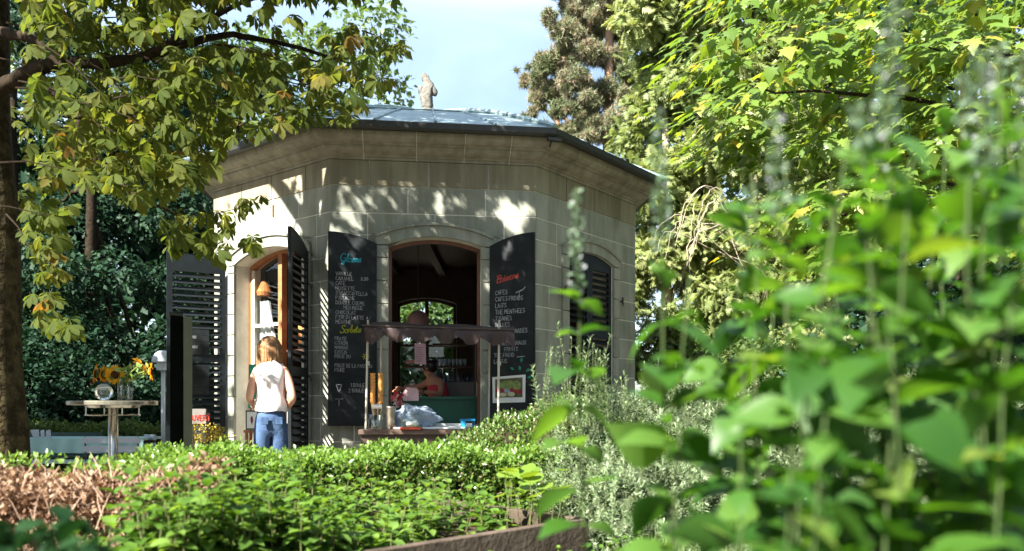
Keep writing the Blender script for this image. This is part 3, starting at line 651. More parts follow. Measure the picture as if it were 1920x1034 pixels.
# ---- joinery of the openings
def frame_in(fc, op, d, wd, th, mat, name='window_frame', mull=True, rails=(), parent=None):
    mid, hw, sp, crn, sill = op; b = MB()
    us = [mid-hw+2*hw*k/16 for k in range(17)]
    outer = [(u, arch(mid, hw, sp, crn, u)) for u in us]; inner = [(mid-hw+wd+2*(hw-wd)*k/16, arch(mid, hw, sp, crn, mid-hw+2*hw*k/16)-wd) for k in range(17)]
    slab(b, fc, [(mid-hw, sill)]+outer+[(mid+hw, sill), (mid+hw-wd, sill)]+inner[::-1]+[(mid-hw+wd, sill)], d, d+th)
    if mull: slab(b, fc, [(mid-wd*.7, sill), (mid+wd*.7, sill), (mid+wd*.7, crn-wd*.8), (mid-wd*.7, crn-wd*.8)], d+.003, d+th-.003)
    for rz in rails: slab(b, fc, [(mid-hw+wd, rz-.02), (mid+hw-wd, rz-.02), (mid+hw-wd, rz+.02), (mid-hw+wd, rz+.02)], d+.006, d+th-.006)
    return b.build(name, mat, parent or pav)
M_redwood = surf('dark_red_wood', (.16, .07, .05), .5, .4, scale=10)
frame_in(FF, OPEN[1], .16, .035, .06, M_redwood, mull=False)
for i in (3, 4, 5):
    fr_ = frame_in(faces[i], OPEN[i], .16, .05, .06, M_innerwood, rails=(1.35, 2.28) if i == 4 else (1.35, 2.1))
    b = MB(); mid, hw, sp, crn, sill = OPEN[i]; slab(b, faces[i], [(mid-hw+.03, sill), (mid+hw-.03, sill), (mid+hw-.03, sp-.03), (mid, crn-.03), (mid-hw+.03, sp-.03)], .185, .190); b.build('pane', M_glass, fr_)
# left door: closed left casement with glass, open right half
mid, hw, sp, crn, sill = OPEN[0]
dfr = frame_in(FL, OPEN[0], .20, .045, .07, M_orangewood, 'door_frame', mull=False)
b = MB(); slab(b, FL, [(mid-.055, sill), (mid+.02, sill), (mid+.02, crn-.05), (mid-.055, crn-.05)], .175, .25); b.build('door_stile', M_orangewood, pav)
b = MB(); slab(b, FL, [(mid-hw+.046, 2.02), (mid-.056, 2.02), (mid-.056, 2.06), (mid-hw+.046, 2.06)], .20, .24)
slab(b, FL, [(mid-hw+.046, sill), (mid-hw+.10, sill), (mid-hw+.10, 2.75), (mid-hw+.046, 2.75)], .195, .235)
slab(b, FL, [(mid-hw+.10, .66), (mid-.056, .66), (mid-.056, .76), (mid-hw+.10, .76)], .20, .24)
csm = b.build('casement', surf('pale_casement', (.55, .50, .44), .5, .3), pav)
b = MB(); slab(b, FL, [(mid-hw+.10, .76), (mid-.056, .76), (mid-.056, crn-.06), (mid-hw+.10, 2.76)], .216, .221); b.build('pane', M_glass, csm)
# curtain, gathered, behind the glass
b = MB(); nU, nZ = 40, 22; base = len(b.v)
for j in range(nZ+1):
    t = j/nZ; z = 2.36-(2.36-.80)*t; w1 = .19+.34*min(1, t*1.25)
    for i in range(nU+1):
        s = i/nU; u = mid-hw+.08+w1*s; d = .30+.028*math.sin(s*44+t*1.2)+.012*math.sin(s*17+t*5)
        b.v.append(tuple(FL.w(u, d, z)))
for j in range(nZ):
    for i in range(nU):
        a = base+j*(nU+1)+i; b.f.append((a, a+1, a+nU+2, a+nU+1)); b.m.append(0)
cu = b.build('curtain', M_curtain, smooth=True); tag(cu, 'white gathered curtain drawn aside behind the glass of the left door', 'curtain')
b = MB(); c = FL.w(mid-hw+.17, .30, 2.43); b.lathe(c, [(.09, 0), (.10, .05), (.045, .17), (.03, .19)], 14)
tag(b.build('lamp_shade', surf('orange_shade', (.32, .11, .035), .7, .2)), 'small orange lampshade behind the glass of the left door', 'lampshade')
b = MB(); c = FL.w(mid+.33, .42, 1.88); b.box(c, (.30, .24, .30), R(-30)); b.box(c+Vector((0, 0, .19)), (.22, .18, .08), R(-20), 1)
obx = b.build('orange_box', [surf('orange_card', (.55, .20, .06), .7, .2), surf('pink_paper', (.65, .42, .42), .8, .1)], bevel=.006); tag(obx, 'orange box with pink paper on top inside the open half of the left door', 'box')
b = MB(); b.box(c+Vector((0, .05, -.18)), (.7, .35, .03), R(-30)); b.tube([c+Vector((.1, .1, -.2)), c+Vector((.1, .1, -1.85))], .02, 6); b.tube([c+Vector((-.1, .2, -.2)), c+Vector((-.1, .2, -1.85))], .02, 6)
tag(b.build('wall_shelf', M_innerwood), 'dark wooden shelf stand carrying the orange box inside the left door', 'shelf')

# ---- interior
fl_ = MB(); fl_.add([f.w(WALL*T22, WALL, .05) for f in faces], [tuple(range(8))]); o = fl_.build('floor', surf('interior_floor', (.10, .07, .05), .6, .3), pav)
ce = MB(); ce.add([f.w(WALL*T22, WALL, 3.45) for f in faces], [tuple(range(8))]); ce.add([f.w(0, 0, 4.07) for f in faces], [tuple(range(8))]); ce.build('ceiling', M_innerwood, pav)
cb = MB()
for k in range(5): cb.box((CEN.x-1.6+k*.8, CEN.y, 3.37), (.12, 4.6, .14))
cb.build('ceiling_beam', M_innerwood, pav)
# serving counter in the front window
ctr = thing('serving_counter', 'dark green painted counter standing behind the front window', 'counter', FF.w(S/2, .6, .05))
M_green = surf('counter_green', (.010, .085, .050), .4, .4, scale=8)
b = MB(); slab(b, FF, [(.60, .06), (1.85, .06), (1.85, 1.10), (.60, 1.10)], .45, .95); b.build('cabinet', M_green, ctr)
b = MB(); slab(b, FF, [(.57, 1.10), (1.88, 1.10), (1.88, 1.135), (.57, 1.135)], .42, .98); b.build('counter_top', M_green, ctr)
# back shelves with glasses and bottles
shf = thing('back_shelf', 'tall dark wooden shelf unit of glasses behind the bartender', 'shelf', (-.78, 12.6, .05))
b = MB()
b.box((-1.72, 12.7, 1.72), (.03, .3, .02)); b.build('bracket', M_innerwood, shf)
for (x0, x1, z) in ((-1.72, -.60, 1.63), (-1.25, -.60, 1.30), (-1.25, -.60, 1.98), (-1.25, -.60, .95)):
    b = MB(); b.box(((x0+x1)/2, 12.7, z), (x1-x0, .30, .03)); b.build('shelf_board', M_innerwood, shf)
for x in (-.60, -.25):
    b = MB(); b.box((x, 12.7, 1.05), (.04, .32, 2.0)); b.build('post', M_innerwood, shf)
rjj = random.Random(3)
for k in range(9):
    x = -1.24+k*.062; b = MB(); b.lathe((x, 12.66, 1.645), [(.018, 0), (.026, .06), (.028, .11)], 10)
    tag(b.build('drinking_glass', surf('glassware', (.35, .42, .5), .1, .6) if k == 0 else bpy.data.materials['glassware'], smooth=True), 'clear drinking glass, %s from the left in the row on the back shelf' % ('first', 'second', 'third', 'fourth', 'fifth', 'sixth', 'seventh', 'eighth', 'ninth')[k], 'glass', 'glasses on the back shelf')
for k in range(8):
    x = -1.15+k*.075+rjj.uniform(-.01, .01); z = 1.315; h = rjj.uniform(.18, .27); cc = rjj.choice([(.02, .05, .14), (.03, .03, .03), (.05, .08, .16), (.10, .12, .18)])
    if -1.35 < x < -.6:
        b = MB(); b.lathe((x, 12.62, z), [(.028, 0), (.030, h*.55), (.012, h*.75), (.011, h)], 10)
        tag(b.build('bottle', surf('bottle_glass', cc, .12, .6), smooth=True), 'dark bottle, %s from the left on the back shelf behind the bartender' % ('first', 'second', 'third', 'fourth', 'fifth', 'sixth', 'seventh', 'eighth', 'ninth')[k], 'bottle', 'bottles on the back shelf')
b = MB(); b.lathe((-1.13, 11.6, 1.15), [(.10, 0), (.10, .18), (.06, .24), (.035, .36), (.028, .42)], 12); b.build('tmp_', M_steel).name = 'coffee_grinder'
tag(bpy.data.objects['coffee_grinder'], 'steel coffee grinder with white hopper right of the bartender', 'coffee grinder')
bm2 = thing('coffee_machine', 'dark coffee machine on the back counter at the right', 'coffee machine', (-.72, 11.5, 1.0))
b = MB(); b.box((-.72, 11.5, 1.22), (.42, .4, .30)); b.build('housing', surf('machine_dark', (.05, .05, .05), .3, .5), bm2, bevel=.02)
b = MB(); b.box((-.72, 11.42, 1.02), (.46, .5, .08)); b.build('drip_tray', M_steel, bm2)
b = MB(); b.tube([(-.85, 11.28, 1.15), (-.85, 11.18, 1.13)], .018, 8); b.tube([(-.6, 11.28, 1.15), (-.6, 11.18, 1.13)], .018, 8); b.build('spout', M_steel, bm2)
bc = thing('back_counter', 'dark wooden back counter under the coffee machine', 'counter', (-.85, 11.6, .05)); b = MB(); b.box((-.75, 11.6, .53), (1.1, .6, .95)); b.build('cabinet', M_innerwood, bc); b = MB(); b.box((-.75, 11.6, .995), (1.16, .66, .03)); b.build('counter_top', M_innerwood, bc)
# hanging globe lamp
gl = thing('pendant_lamp', 'pink frosted globe pendant hanging in the front window', 'lamp', (-1.28, 10.9, 2.26))
b = MB(); b.lathe(P(784, 604, 10.9), [(.155*math.sin(R(a)), -.155*math.cos(R(a))) for a in range(4, 180, 11)], 24); b.build('globe', trans_solid('pink_globe', (.45, .26, .24), .35, .4), gl, smooth=True)
cc = P(784, 604, 10.9); b = MB(); b.tube([cc+Vector((0, 0, .15)), cc+Vector((0, 0, 1.2))], .006, 6); b.build('cord', M_iron, gl)
# papers hung from the awning / counter
M_pinkp = surf('pink_paper_sheet', (.62, .36, .38), .85, .1, var=.08)
def sheet(name, label, cat, pts, mat, th=.004):
    n = (Vector(pts[1])-Vector(pts[0])).cross(Vector(pts[2])-Vector(pts[0])).normalized()*th
    k = len(pts); b = MB(); b.add([Vector(p) for p in pts]+[Vector(p)+n for p in pts], [tuple(range(k)), tuple(range(2*k-1, k-1, -1))]+[(i, (i+1) % k, k+(i+1) % k, k+i) for i in range(k)])
    return tag(b.build(name, mat), label, cat)
pn = sheet('paper_note', 'pink handwritten note hanging above the bartender', 'note', [P(778, 683, 9.7), P(799, 684, 9.75), P(798, 645, 9.75), P(777, 644, 9.7)], M_pinkp)
b = MB()
for k in range(7): stroke(b, [(780.5, 652+k*4.2), (780.5+rj.uniform(9, 14), 652+k*4.2+.4)], lambda x, y: P(x, y, 9.69)+Vector((0, -.005, 0)), .6)
b.build('handwriting', M_iron, pn)
sheet('paper_strip', 'short red paper strip pinned beside the pink note', 'note', [P(761, 683, 9.7), P(777, 681, 9.7), P(777, 675, 9.7), P(761, 677, 9.7)], surf('red_strip', (.45, .16, .14), .8, .1))

# ------------------------------------------------------------------ people
M_skin = surf('skin', (.52, .28, .19), .5, .4, var=.06); M_skin2 = surf('skin_tanned', (.42, .20, .12), .5, .4, var=.06)
def person_woman():
    Y = 7.75; cx = (508-CX)/F*Y; root = thing('person', 'person with shoulder length blond hair, white sleeveless top and blue jeans at the left door', 'person', (cx, Y, 0))
    f = Vector((-.35, .94, 0)).normalized(); r = Vector((f.y, -f.x, 0))     # facing the door, back to us
    o = Vector((cx, Y, 0))
    def q(s, fw, z): return o+r*s*.87+f*fw+Vector((0, 0, z))
    vs = [q(0, 0, .94), q(0, .0, 1.06), q(0, .015, 1.22), q(.0, .01, 1.36), q(0, .02, 1.45), q(0, .04, 1.50), q(-.01, .06, 1.575), q(-.012, .07, 1.635),
          q(.145, 0, 1.375), q(.20, -.05, 1.22), q(.225, -.11, 1.09), q(.20, .01, 1.035), q(.15, .06, 1.01),
          q(-.145, .02, 1.375), q(-.20, .02, 1.22), q(-.228, .0, 1.10), q(-.19, .12, 1.05), q(-.15, .16, 1.02),
          q(.085, 0, .84), q(.095, .01, .50), q(.10, -.02, .28), q(.10, -.03, .08), q(.10, .10, .035),
          q(-.085, 0, .84), q(-.095, .03, .50), q(-.11, .02, .28), q(-.11, .01, .08), q(-.12, .14, .035)]
    es = [(0, 1), (1, 2), (2, 3), (3, 4), (4, 5), (5, 6), (6, 7), (3, 8), (8, 9), (9, 10), (10, 11), (11, 12), (3, 13), (13, 14), (14, 15), (15, 16), (16, 17), (0, 18), (18, 19), (19, 20), (20, 21), (21, 22), (0, 23), (23, 24), (24, 25), (25, 26), (26, 27)]
    rad = [.135, .11, .115, .108, .055, .055, .088, .082, .052, .046, .040, .031, .03, .052, .046, .040, .031, .03, .088, .062, .052, .038, .035, .088, .062, .052, .038, .035]
    skin('body', vs, es, rad, M_skin, root)
    # sleeveless top: loose surface over the torso, open at neck, arms and hem
    M_top = trans_solid('white_top', (.78, .72, .70), .15, .8)
    rings = [(.975, .172, .144), (.995, .176, .146), (1.02, .170, .142), (1.045, .166, .138), (1.07, .160, .132), (1.115, .152, .127), (1.16, .150, .124), (1.205, .154, .124), (1.25, .162, .125), (1.33, .168, .116), (1.39, .160, .096), (1.43, .125, .078), (1.46, .080, .062)]
    b = MB(); n = 28
    for z, a_, c_ in rings:
        for k in range(n):
            t = 2*math.pi*k/n; fo = 1+.045*math.sin(t*5+z*22)+.03*math.sin(t*9-z*31)+.03*math.sin(t*3+z*9)
            b.v.append(tuple(q(a_*math.cos(t)*fo, .005+c_*math.sin(t)*fo, z+.006*math.sin(t*4))))
    for j in range(len(rings)-1):
        for k in range(n): a = j*n+k; c = j*n+(k+1) % n; b.f.append((a, c, c+n, a+n)); b.m.append(0)
    b.build('top', M_top, root, smooth=True)
    M_jean = surf('denim', (.020, .042, .10), .85, .2, col2=(.07, .12, .22), scale=7, bump=.3, bscale=30)
    jv = [q(0, .0, 1.055), q(0, 0, .90), q(.092, -.01, .80), q(.098, .01, .50), q(.10, -.02, .30), q(.10, -.03, .10), q(-.092, -.01, .80), q(-.098, .03, .50), q(-.11, .02, .30), q(-.11, .01, .10)]
    skin('jeans', jv, [(0, 1), (1, 2), (2, 3), (3, 4), (4, 5), (1, 6), (6, 7), (7, 8), (8, 9)], [(.150, .122), (.158, .128), .104, .076, .066, .056, .108, .076, .066, .056], M_jean, root)
    b = MB(); [b.box(q(s*.075, -.142, .885), (.066, .006, .072), math.atan2(r.y, r.x)) for s in (-1, 1)]; b.build('pocket', M_jean, root, bevel=.004)
    for s in (1, -1):
        b = MB(); b.tube([q(s*.105, -.04, .03), q(s*.108, .06, .03), q(s*.112, .15, .025)], [.045, .045, .032], 10); b.build('shoe', M_white, root, smooth=True)
    # hands on the hips: palms with five bent fingers
    for s, w0, hd in ((1, q(.20, .01, 1.035), Vector((-.35, .75, -.25))), (-1, q(-.19, .12, 1.05), Vector((.3, .6, -.3)))):
        e = (r*hd.x+f*hd.y+Vector((0, 0, hd.z))).normalized(); side = e.cross(Vector((0, 0, 1))).normalized(); up_ = side.cross(e)
        b = MB(); b.tube([w0, w0+e*.04, w0+e*.085], [.028, .036, .034], 10)
        for k in range(4):
            p0 = w0+e*.08+up_*(.027-.018*k); ln = (.062, .072, .068, .052)[k]; b.tube([p0, p0+e*ln*.5-side*s*.012, p0+e*ln*.85-side*s*.035], [.0095, .0085, .006], 6)
        p0 = w0+e*.03+up_*.03; b.tube([p0, p0+up_*.03+e*.02, p0+up_*.045+e*.045], [.011, .010, .007], 6)
        b.build('hand', M_skin, root, smooth=True)
    # hair: layered locks from the crown to the shoulders
    M_hair = surf('blond_hair', (.13, .060, .024), .6, .3, col2=(.34, .19, .085), scale=30)
    hc = q(-.01, .06, 1.60); b = MB(); rh = random.Random(4)
    for k in range(230):
        t = rh.uniform(0, 2*math.pi); el = rh.uniform(.15, 1.4)
        fr_ = math.sin(t)
        if fr_ > .72 and el < .9: continue
        d0 = Vector((0, 0, 0))+r*(math.cos(t)*math.cos(el))+f*(math.sin(t)*math.cos(el))+Vector((0, 0, math.sin(el)))
        d1 = r*math.cos(t)+f*math.sin(t)
        ln = rh.uniform(.24, .33)
        if fr_ > .4: ln *= .75
        pts = [hc+d0*.092+Vector((0, 0, .012)), hc+d1*.103+Vector((0, 0, .01)), hc+d1*.108-Vector((0, 0, .09)), hc+d1*rh.uniform(.085, .115)-Vector((0, 0, .16)), hc+d1*rh.uniform(.07, .13)+r*rh.uniform(-.02, .02)-Vector((0, 0, ln))]
        b.tube(pts, [.013, .016, .016, .013, .004], 5)
    b.lathe(hc-Vector((0, 0, .03)), [(.05, -.05), (.088, 0), (.098, .05), (.085, .10), (.05, .13), (.01, .14)], 16)
    b.build('hair', M_hair, root, smooth=True)
person_woman()
def person_bar():
    Y = 10.55; o = Vector(((812-CX)/F*Y, Y, .05)); root = thing('person', 'bartender in a red tank top with dark hair tied up, bending over behind the counter', 'person', o)
    o.z = 0
    def q(x, y, z): return o+Vector((x, y, z))
    vs = [q(.09, .05, .93), q(.085, .03, 1.08), q(.06, 0, 1.24), q(.02, -.02, 1.35), q(-.02, -.03, 1.41), q(-.045, -.045, 1.455), q(-.055, -.06, 1.52),
          q(.11, -.10, 1.33), q(.12, -.14, 1.16), q(.02, -.22, 1.19), q(-.10, -.22, 1.20), q(-.08, .08, 1.33), q(-.20, .06, 1.27), q(-.34, .0, 1.26), q(-.40, -.02, 1.25),
          q(.16, .05, .80), q(.16, .05, .45), q(.16, .05, .1), q(.0, .05, .80), q(.0, .05, .45), q(.0, .05, .1)]
    es = [(0, 1), (1, 2), (2, 3), (3, 4), (4, 5), (5, 6), (3, 7), (7, 8), (8, 9), (9, 10), (3, 11), (11, 12), (12, 13), (13, 14), (0, 15), (15, 16), (16, 17), (0, 18), (18, 19), (19, 20)]
    skin('body', vs, es, [.14, .11, .12, .09, .05, .085, .085, .05, .042, .034, .028, .05, .042, .033, .026, .08, .06, .045, .08, .06, .045], M_skin2, root)
    tv = [q(.09, .05, .90), q(.085, .03, 1.08), q(.06, 0, 1.24), q(.03, -.01, 1.35)]
    skin('tank_top', tv, [(0, 1), (1, 2), (2, 3)], [.165, .142, .155, .125], surf('red_cloth', (.50, .05, .07), .8, .1), root)
    # face: nose, brow and ear on the side turned to the left
    h = q(-.055, -.06, 1.50); b = MB(); b.tube([h+Vector((-.075, -.02, .02)), h+Vector((-.098, -.03, -.008)), h+Vector((-.08, -.02, -.02))], [.008, .013, .009], 6); b.lathe(h+Vector((-.01, -.088, 0)), [(.012, 0), (.018, .006), (.010, .012)], 8, axis=(0, -1, 0)); b.build('face', M_skin2, root, smooth=True)
    M_dh = surf('dark_hair', (.012, .008, .007), .4, .5, col2=(.03, .018, .014), scale=30)
    b = MB(); b.lathe(h+Vector((.025, 0, .005)), [(.05, -.05), (.095, -.01), (.105, .04), (.09, .085), (.05, .11), (.01, .115)], 16); b.lathe(h+Vector((.075, .02, .075)), [(.02, -.05), (.05, -.02), (.055, .02), (.03, .05), (.005, .06)], 12)
    b.build('hair', M_dh, root, smooth=True)
    for hd, e in ((q(-.40, -.02, 1.25), Vector((-1, -.1, -.15))), (q(-.10, -.22, 1.20), Vector((-1, -.1, -.1)))):
        e.normalize(); b = MB(); b.tube([hd, hd+e*.045, hd+e*.085], [.026, .033, .030], 8); side = Vector((0, 1, 0))
        for k in range(4):
            p0 = hd+e*.08+side*(.024-.016*k); ln = (.06, .07, .066, .05)[k]; b.tube([p0, p0+e*ln*.5+Vector((0, 0, -.008)), p0+e*ln*.8+Vector((0, 0, -.03))], [.009, .008, .006], 6)
        p0 = hd+e*.03+side*-.03; b.tube([p0, p0-side*.025+e*.02, p0-side*.03+e*.05], [.010, .009, .007], 6)
        b.build('hand', M_skin2, root, smooth=True)
person_bar()

# ------------------------------------------------------------------ ice cream cart
CY = 7.7
def cw(px, z, y=CY): return Vector(((px-CX)/F*y, y, z))
cart = thing('ice_cream_cart', 'brown serving cart with a mauve scalloped awning before the front window', 'cart', (-.85, CY+.3, 0))
xl, xr = (672-CX)/F*CY, (1000-CX)/F*CY
ztop = CAMZ-(806-HY)/F*CY
b = MB(); b.box(((xl+xr)/2, CY+.38, (ztop-.05)/2+.06), (xr-xl-.04, .70, ztop-.10)); M_cartm = surf('cart_brown', (.045, .028, .020), .5, .4, scale=5); b.build('body', M_cartm, cart)
b = MB(); b.box(((xl+xr)/2, CY+.38, ztop-.025), (xr-xl, .78, .05)); b.build('counter_top', surf('cart_top', (.085, .055, .04), .45, .4, scale=5), cart, bevel=.006)
for s in (0, 1):
    b = MB(); b.lathe((xl+.3+s*(xr-xl-.6), CY-.02, .19), [(.02, -.02), (.17, -.018), (.17, .018), (.02, .02)], 20, axis=(0, 1, 0)); b.build('wheel', M_iron, cart)
M_pole = surf('pale_pole', (.42, .40, .33), .5, .4)
for (p0, p1, y) in ((690, 686, CY+.06), (936, 934, CY+.06), (716, 712, CY+.66), (918, 916, CY+.66)):
    b = MB(); b.tube([cw(p1, ztop, y), cw(p0, 1.86, y)], .011, 8)
    if y < CY+.1: b.tube([cw(p0, 1.42, y), cw(p0, 1.46, y)], .018, 8)
    b.build('pole', M_pole, cart)
# awning: sagging sheet that falls towards the front, with scalloped wrinkled valance
M_awn = leafmat('awning_cloth', [(0, (.044, .027, .026)), (1, (.044, .027, .026))], .10, .55, (1, .8, .7), .35)
b = MB(); nX, nT = 60, 8; X0, X1 = (683-CX)/F*CY, (964-CX)/F*CY
def az(s): return CAMZ+(HY-(600+9*s))/F*CY
def sc_(s): return abs(math.sin(s*math.pi*6.2+.35))
base = len(b.v)
for j in range(nT+1):
    t = j/nT
    for i in range(nX+1):
        s = i/nX; x = X0+(X1-X0)*s; y = CY+.70*(1-t)-.02; z = az(s)+.045-.105*t+.006*math.sin(s*41)*t+.010*math.sin(s*13+t*3)-.02*math.sin(math.pi*s)*math.sin(math.pi*t)
        b.v.append((x, y, z))
for j in range(5):
    t = (j+1)/5
    for i in range(nX+1):
        s = i/nX; x = X0+(X1-X0)*s; ln = .075+.075*sc_(s)+.03*(s < .07 or s > .93); z = az(s)-.06-ln*t
        b.v.append((x+.012*math.sin(s*70)*t, CY-.03+.022*math.sin(s*36+1)*t+.012*math.sin(s*90)*t, z))
for j in range(nT+5):
    for i in range(nX):
        a = base+j*(nX+1)+i; b.f.append((a, a+1, a+nX+2, a+nX+1)); b.m.append(0)
for xx, sg in ((X0, 0), (X1, 1)):     # end flaps
    q0 = len(b.v)
    for j in range(9):
        y = CY-.03+.72*j/8; b.v.append((xx, y, az(sg)-.05+.10*j/8)); b.v.append((xx+.012*math.sin(j*2), y, az(sg)-.05+.10*j/8-.14-.04*abs(math.sin(j*1.2))))
    for j in range(8): b.f.append((q0+2*j, q0+2*j+2, q0+2*j+3, q0+2*j+1)); b.m.append(0)
aw = b.build('awning', M_awn, cart, smooth=True)
b = MB(); b.tube([(X0-.02, CY-.025, az(0)-.055), (X1+.01, CY-.025, az(1)-.055)], .008, 6); b.build('awning_rail', M_cartm, cart)
# goods on the cart
M_cone = surf('wafer', (.42, .20, .055), .8, .2, col2=(.58, .31, .10), scale=30)
for px in (699, 714):
    st = thing('cone_stack', 'tall stack of wafer cones in the %s of two, left on the cart' % ('left' if px == 699 else 'right'), 'cones', cw(px, ztop, CY+.1), 'stacks of wafer cones')
    for k in range(12):
        b = MB(); z = ztop+.14+k*.032; c = cw(px+6*(1-2*(px > 705))*(.0 if k > 3 else .6-.2*k), z, CY+.1); b.lathe(c, [(.016, 0), (.028, .05), (.030, .055), (.027, .055)], 10); b.build('cone', M_cone, st, smooth=False)
    b = MB(); b.lathe(cw(px, ztop, CY+.1), [(.022, 0), (.024, .14)], 8); b.build('holder', M_clear, st)
jar = MB(); jar.lathe(cw(706, ztop, CY+.1), [(.088, 0), (.09, .01), (.09, .15), (.083, .15)], 18)
tag(jar.build('glass_jar', M_clear, smooth=True), 'wide clear jar around the feet of the cone stacks', 'jar')
for k in range(6):
    b = MB(); p = cw(700+k*3, ztop+.01, CY+.04); b.tube([p, p+Vector((rj.uniform(-.03, .03), 0, .20))], .006, 5); b.lathe(p+Vector((0, 0, .19)), [(.004, 0), (.014, .02), (.003, .045)], 8)
    tag(b.build('spoon', M_steel), 'small steel spoon, %s from the left among the cones in the jar' % ('first', 'second', 'third', 'fourth', 'fifth', 'sixth')[k], 'spoon', 'spoons in the jar')
cup = thing('steel_cup', 'ridged steel canister right of the cone stacks', 'canister', cw(733, ztop, CY+.08))
b = MB(); pf = [(.042, 0), (.046, .01), (.046, .03)]
for k in range(6): pf += [(.049, .04+k*.03), (.046, .055+k*.03)]
b.lathe(cw(733, ztop, CY+.08), pf+[(.050, .225), (.044, .225), (.042, .05)], 20); b.build('body', surf('tin', (.40, .34, .26), .35, .5, metal=.8), cup, smooth=True)
b = MB(); b.lathe(cw(733, ztop+.01, CY+.08), [(.047, 0), (.049, .02)], 20); b.build('rim', M_steel, cup)
tr = thing('white_tray', 'long white tray under the plastic bag on the cart', 'tray', cw(820, ztop, CY+.2))
b = MB(); b.box(cw(808, ztop+.012, CY+.25), (.70, .42, .02)); b.build('base', M_white, tr, bevel=.005)
b = MB(); b.box(cw(830, ztop+.03, CY+.44), (.62, .015, .04)); b.build('rim', M_white, tr)
# crumpled clear plastic bag
b = MB(); c = cw(780, ztop+.11, CY+.22); nU, nV = 40, 22; base = len(b.v); rb = random.Random(5)
ph_ = [rb.uniform(0, 6) for _ in range(12)]
for j in range(nV+1):
    v = math.pi*j/nV
    for i in range(nU):
        u = 2*math.pi*i/nU; dx, dy, dz = math.sin(v)*math.cos(u), math.sin(v)*math.sin(u), math.cos(v)
        k = 1+.13*math.sin(5*dx+7*dz+ph_[0])+.12*abs(math.sin(9*dx-6*dy+ph_[1]))+.10*abs(math.sin(13*dz+8*dx+ph_[2]))-.10*abs(math.sin(15*dy+4*dz+ph_[3]))+rb.uniform(-.035, .035)
        b.v.append((c.x+.215*dx*k, c.y+.16*dy*k, max(c.z+.115*dz*k, ztop+.024)))
for j in range(nV):
    for i in range(nU): a = base+j*nU+i; d = base+j*nU+(i+1) % nU; b.f.append((a, d, d+nU, a+nU)); b.m.append(0)
M_bag = trans_solid('plastic_film', (.42, .50, .60), .45, .22)
tag(b.build('plastic_bag', M_bag), 'crumpled bluish plastic bag lying on the cart counter', 'bag')
bx = thing('plastic_tub', 'clear tub with a red base in front of the plastic bag', 'tub', cw(771, ztop, CY+.03))
b = MB(); b.box(cw(771, ztop+.012, CY+.03), (.205, .14, .022)); b.build('base', surf('tub_red', (.45, .06, .03), .4, .4), bx, bevel=.004)
b = MB(); b.box(cw(771, ztop+.085, CY+.03), (.19, .13, .12)); b.build('box', M_clear, bx)
b = MB(); b.box(cw(771, ztop+.150, CY+.03), (.205, .14, .01)); b.build('lid', M_clear, bx)
b = MB(); b.box(cw(773, ztop+.055, CY+.03), (.12, .09, .06)); b.build('contents', M_white, bx, bevel=.02)
bl = thing('blue_scoop_tray', 'bright blue plastic caddy on the right of the cart', 'caddy', cw(877, ztop, CY+.15)); M_blue = surf('blue_plastic', (.01, .20, .42), .35, .5)
b = MB(); b.box(cw(877, ztop+.09, CY+.15), (.15, .12, .02)); b.box(cw(869, ztop+.04, CY+.1), (.05, .04, .09)); b.box(cw(888, ztop+.04, CY+.18), (.03, .03, .09)); b.build('tray', M_blue, bl, bevel=.003)
# pink sheet and lit crumpled napkin behind the bag
sheet('card', 'pale pink rounded card leaning behind the plastic bag', 'card', [P(757, 752, 8.2), P(785, 752, 8.2), P(785, 733, 8.25), P(781, 728, 8.25), P(763, 727, 8.25), P(752, 742, 8.2)], surf('pale_pink', (.66, .42, .42), .7, .2))
b = MB(); c = P(747, 752, 8.1)
for k in range(26):
    a = rb.uniform(0, 6.28); q0 = c+Vector((math.cos(a)*.04*rb.random(), rb.uniform(-.04, .04), rb.uniform(-.03, .05))); e1, e2 = Vector([rb.uniform(-.07, .07) for _ in range(3)]), Vector([rb.uniform(-.06, .06) for _ in range(3)])
    b.add([q0, q0+e1, q0+e1+e2, q0+e2], [(0, 1, 2, 3)], k % 2)
tag(b.build('paper_napkins', [surf('napkin_pink', (.75, .50, .46), .8, .1), surf('napkin_red', (.55, .06, .06), .8, .1)]), 'crumpled red and white napkins by the left edge of the window', 'napkins')

# ------------------------------------------------------------------ left side: totem, signs, table, flowers
tt = thing('menu_totem', 'tall dark green slab standing before the left shutter', 'pillar', (-2.93, 7.0, 0))
M_tot = surf('totem_paint', (.004, .005, .004), .9, .0, var=.3, scale=3); M_tot2 = surf('totem_edge', (.016, .020, .010), .5, .4)
e1 = Vector((.58, .81, 0)).normalized(); e2 = Vector((-.42, 1, 0)).normalized(); q0 = Vector(((319-CX)/F*7.0, 7.0, 0)); 
b = MB(); h = CAMZ+(HY-592)/F*7.0
b.hexa([q0, q0+e1*.125, q0+e1*.125+e2*.16, q0+e2*.16]+[v+Vector((0, 0, h)) for v in (q0, q0+e1*.125, q0+e1*.125+e2*.16, q0+e2*.16)]); b.build('panel', M_tot, tt)
b = MB(); q1 = q0+e1*.128-e2*.010; e3 = Vector((.8, .6, 0)); b.hexa([q1, q1+e3*.075, q1+e3*.075+e2*.14, q1+e2*.14]+[v+Vector((0, 0, h+.004)) for v in (q1, q1+e3*.075, q1+e3*.075+e2*.14, q1+e2*.14)]); b.build('edge_post', M_tot2, tt)
b = MB(); b.hexa([v+Vector((0, 0, h+.0045)) for v in (q0-e1*.01, q0+e1*.124, q0+e1*.124+e2*.16, q0-e1*.01+e2*.16)]+[v+Vector((0, 0, h+.03)) for v in (q0-e1*.01, q0+e1*.124, q0+e1*.124+e2*.16, q0-e1*.01+e2*.16)]); b.build('cap', M_tot2, tt)
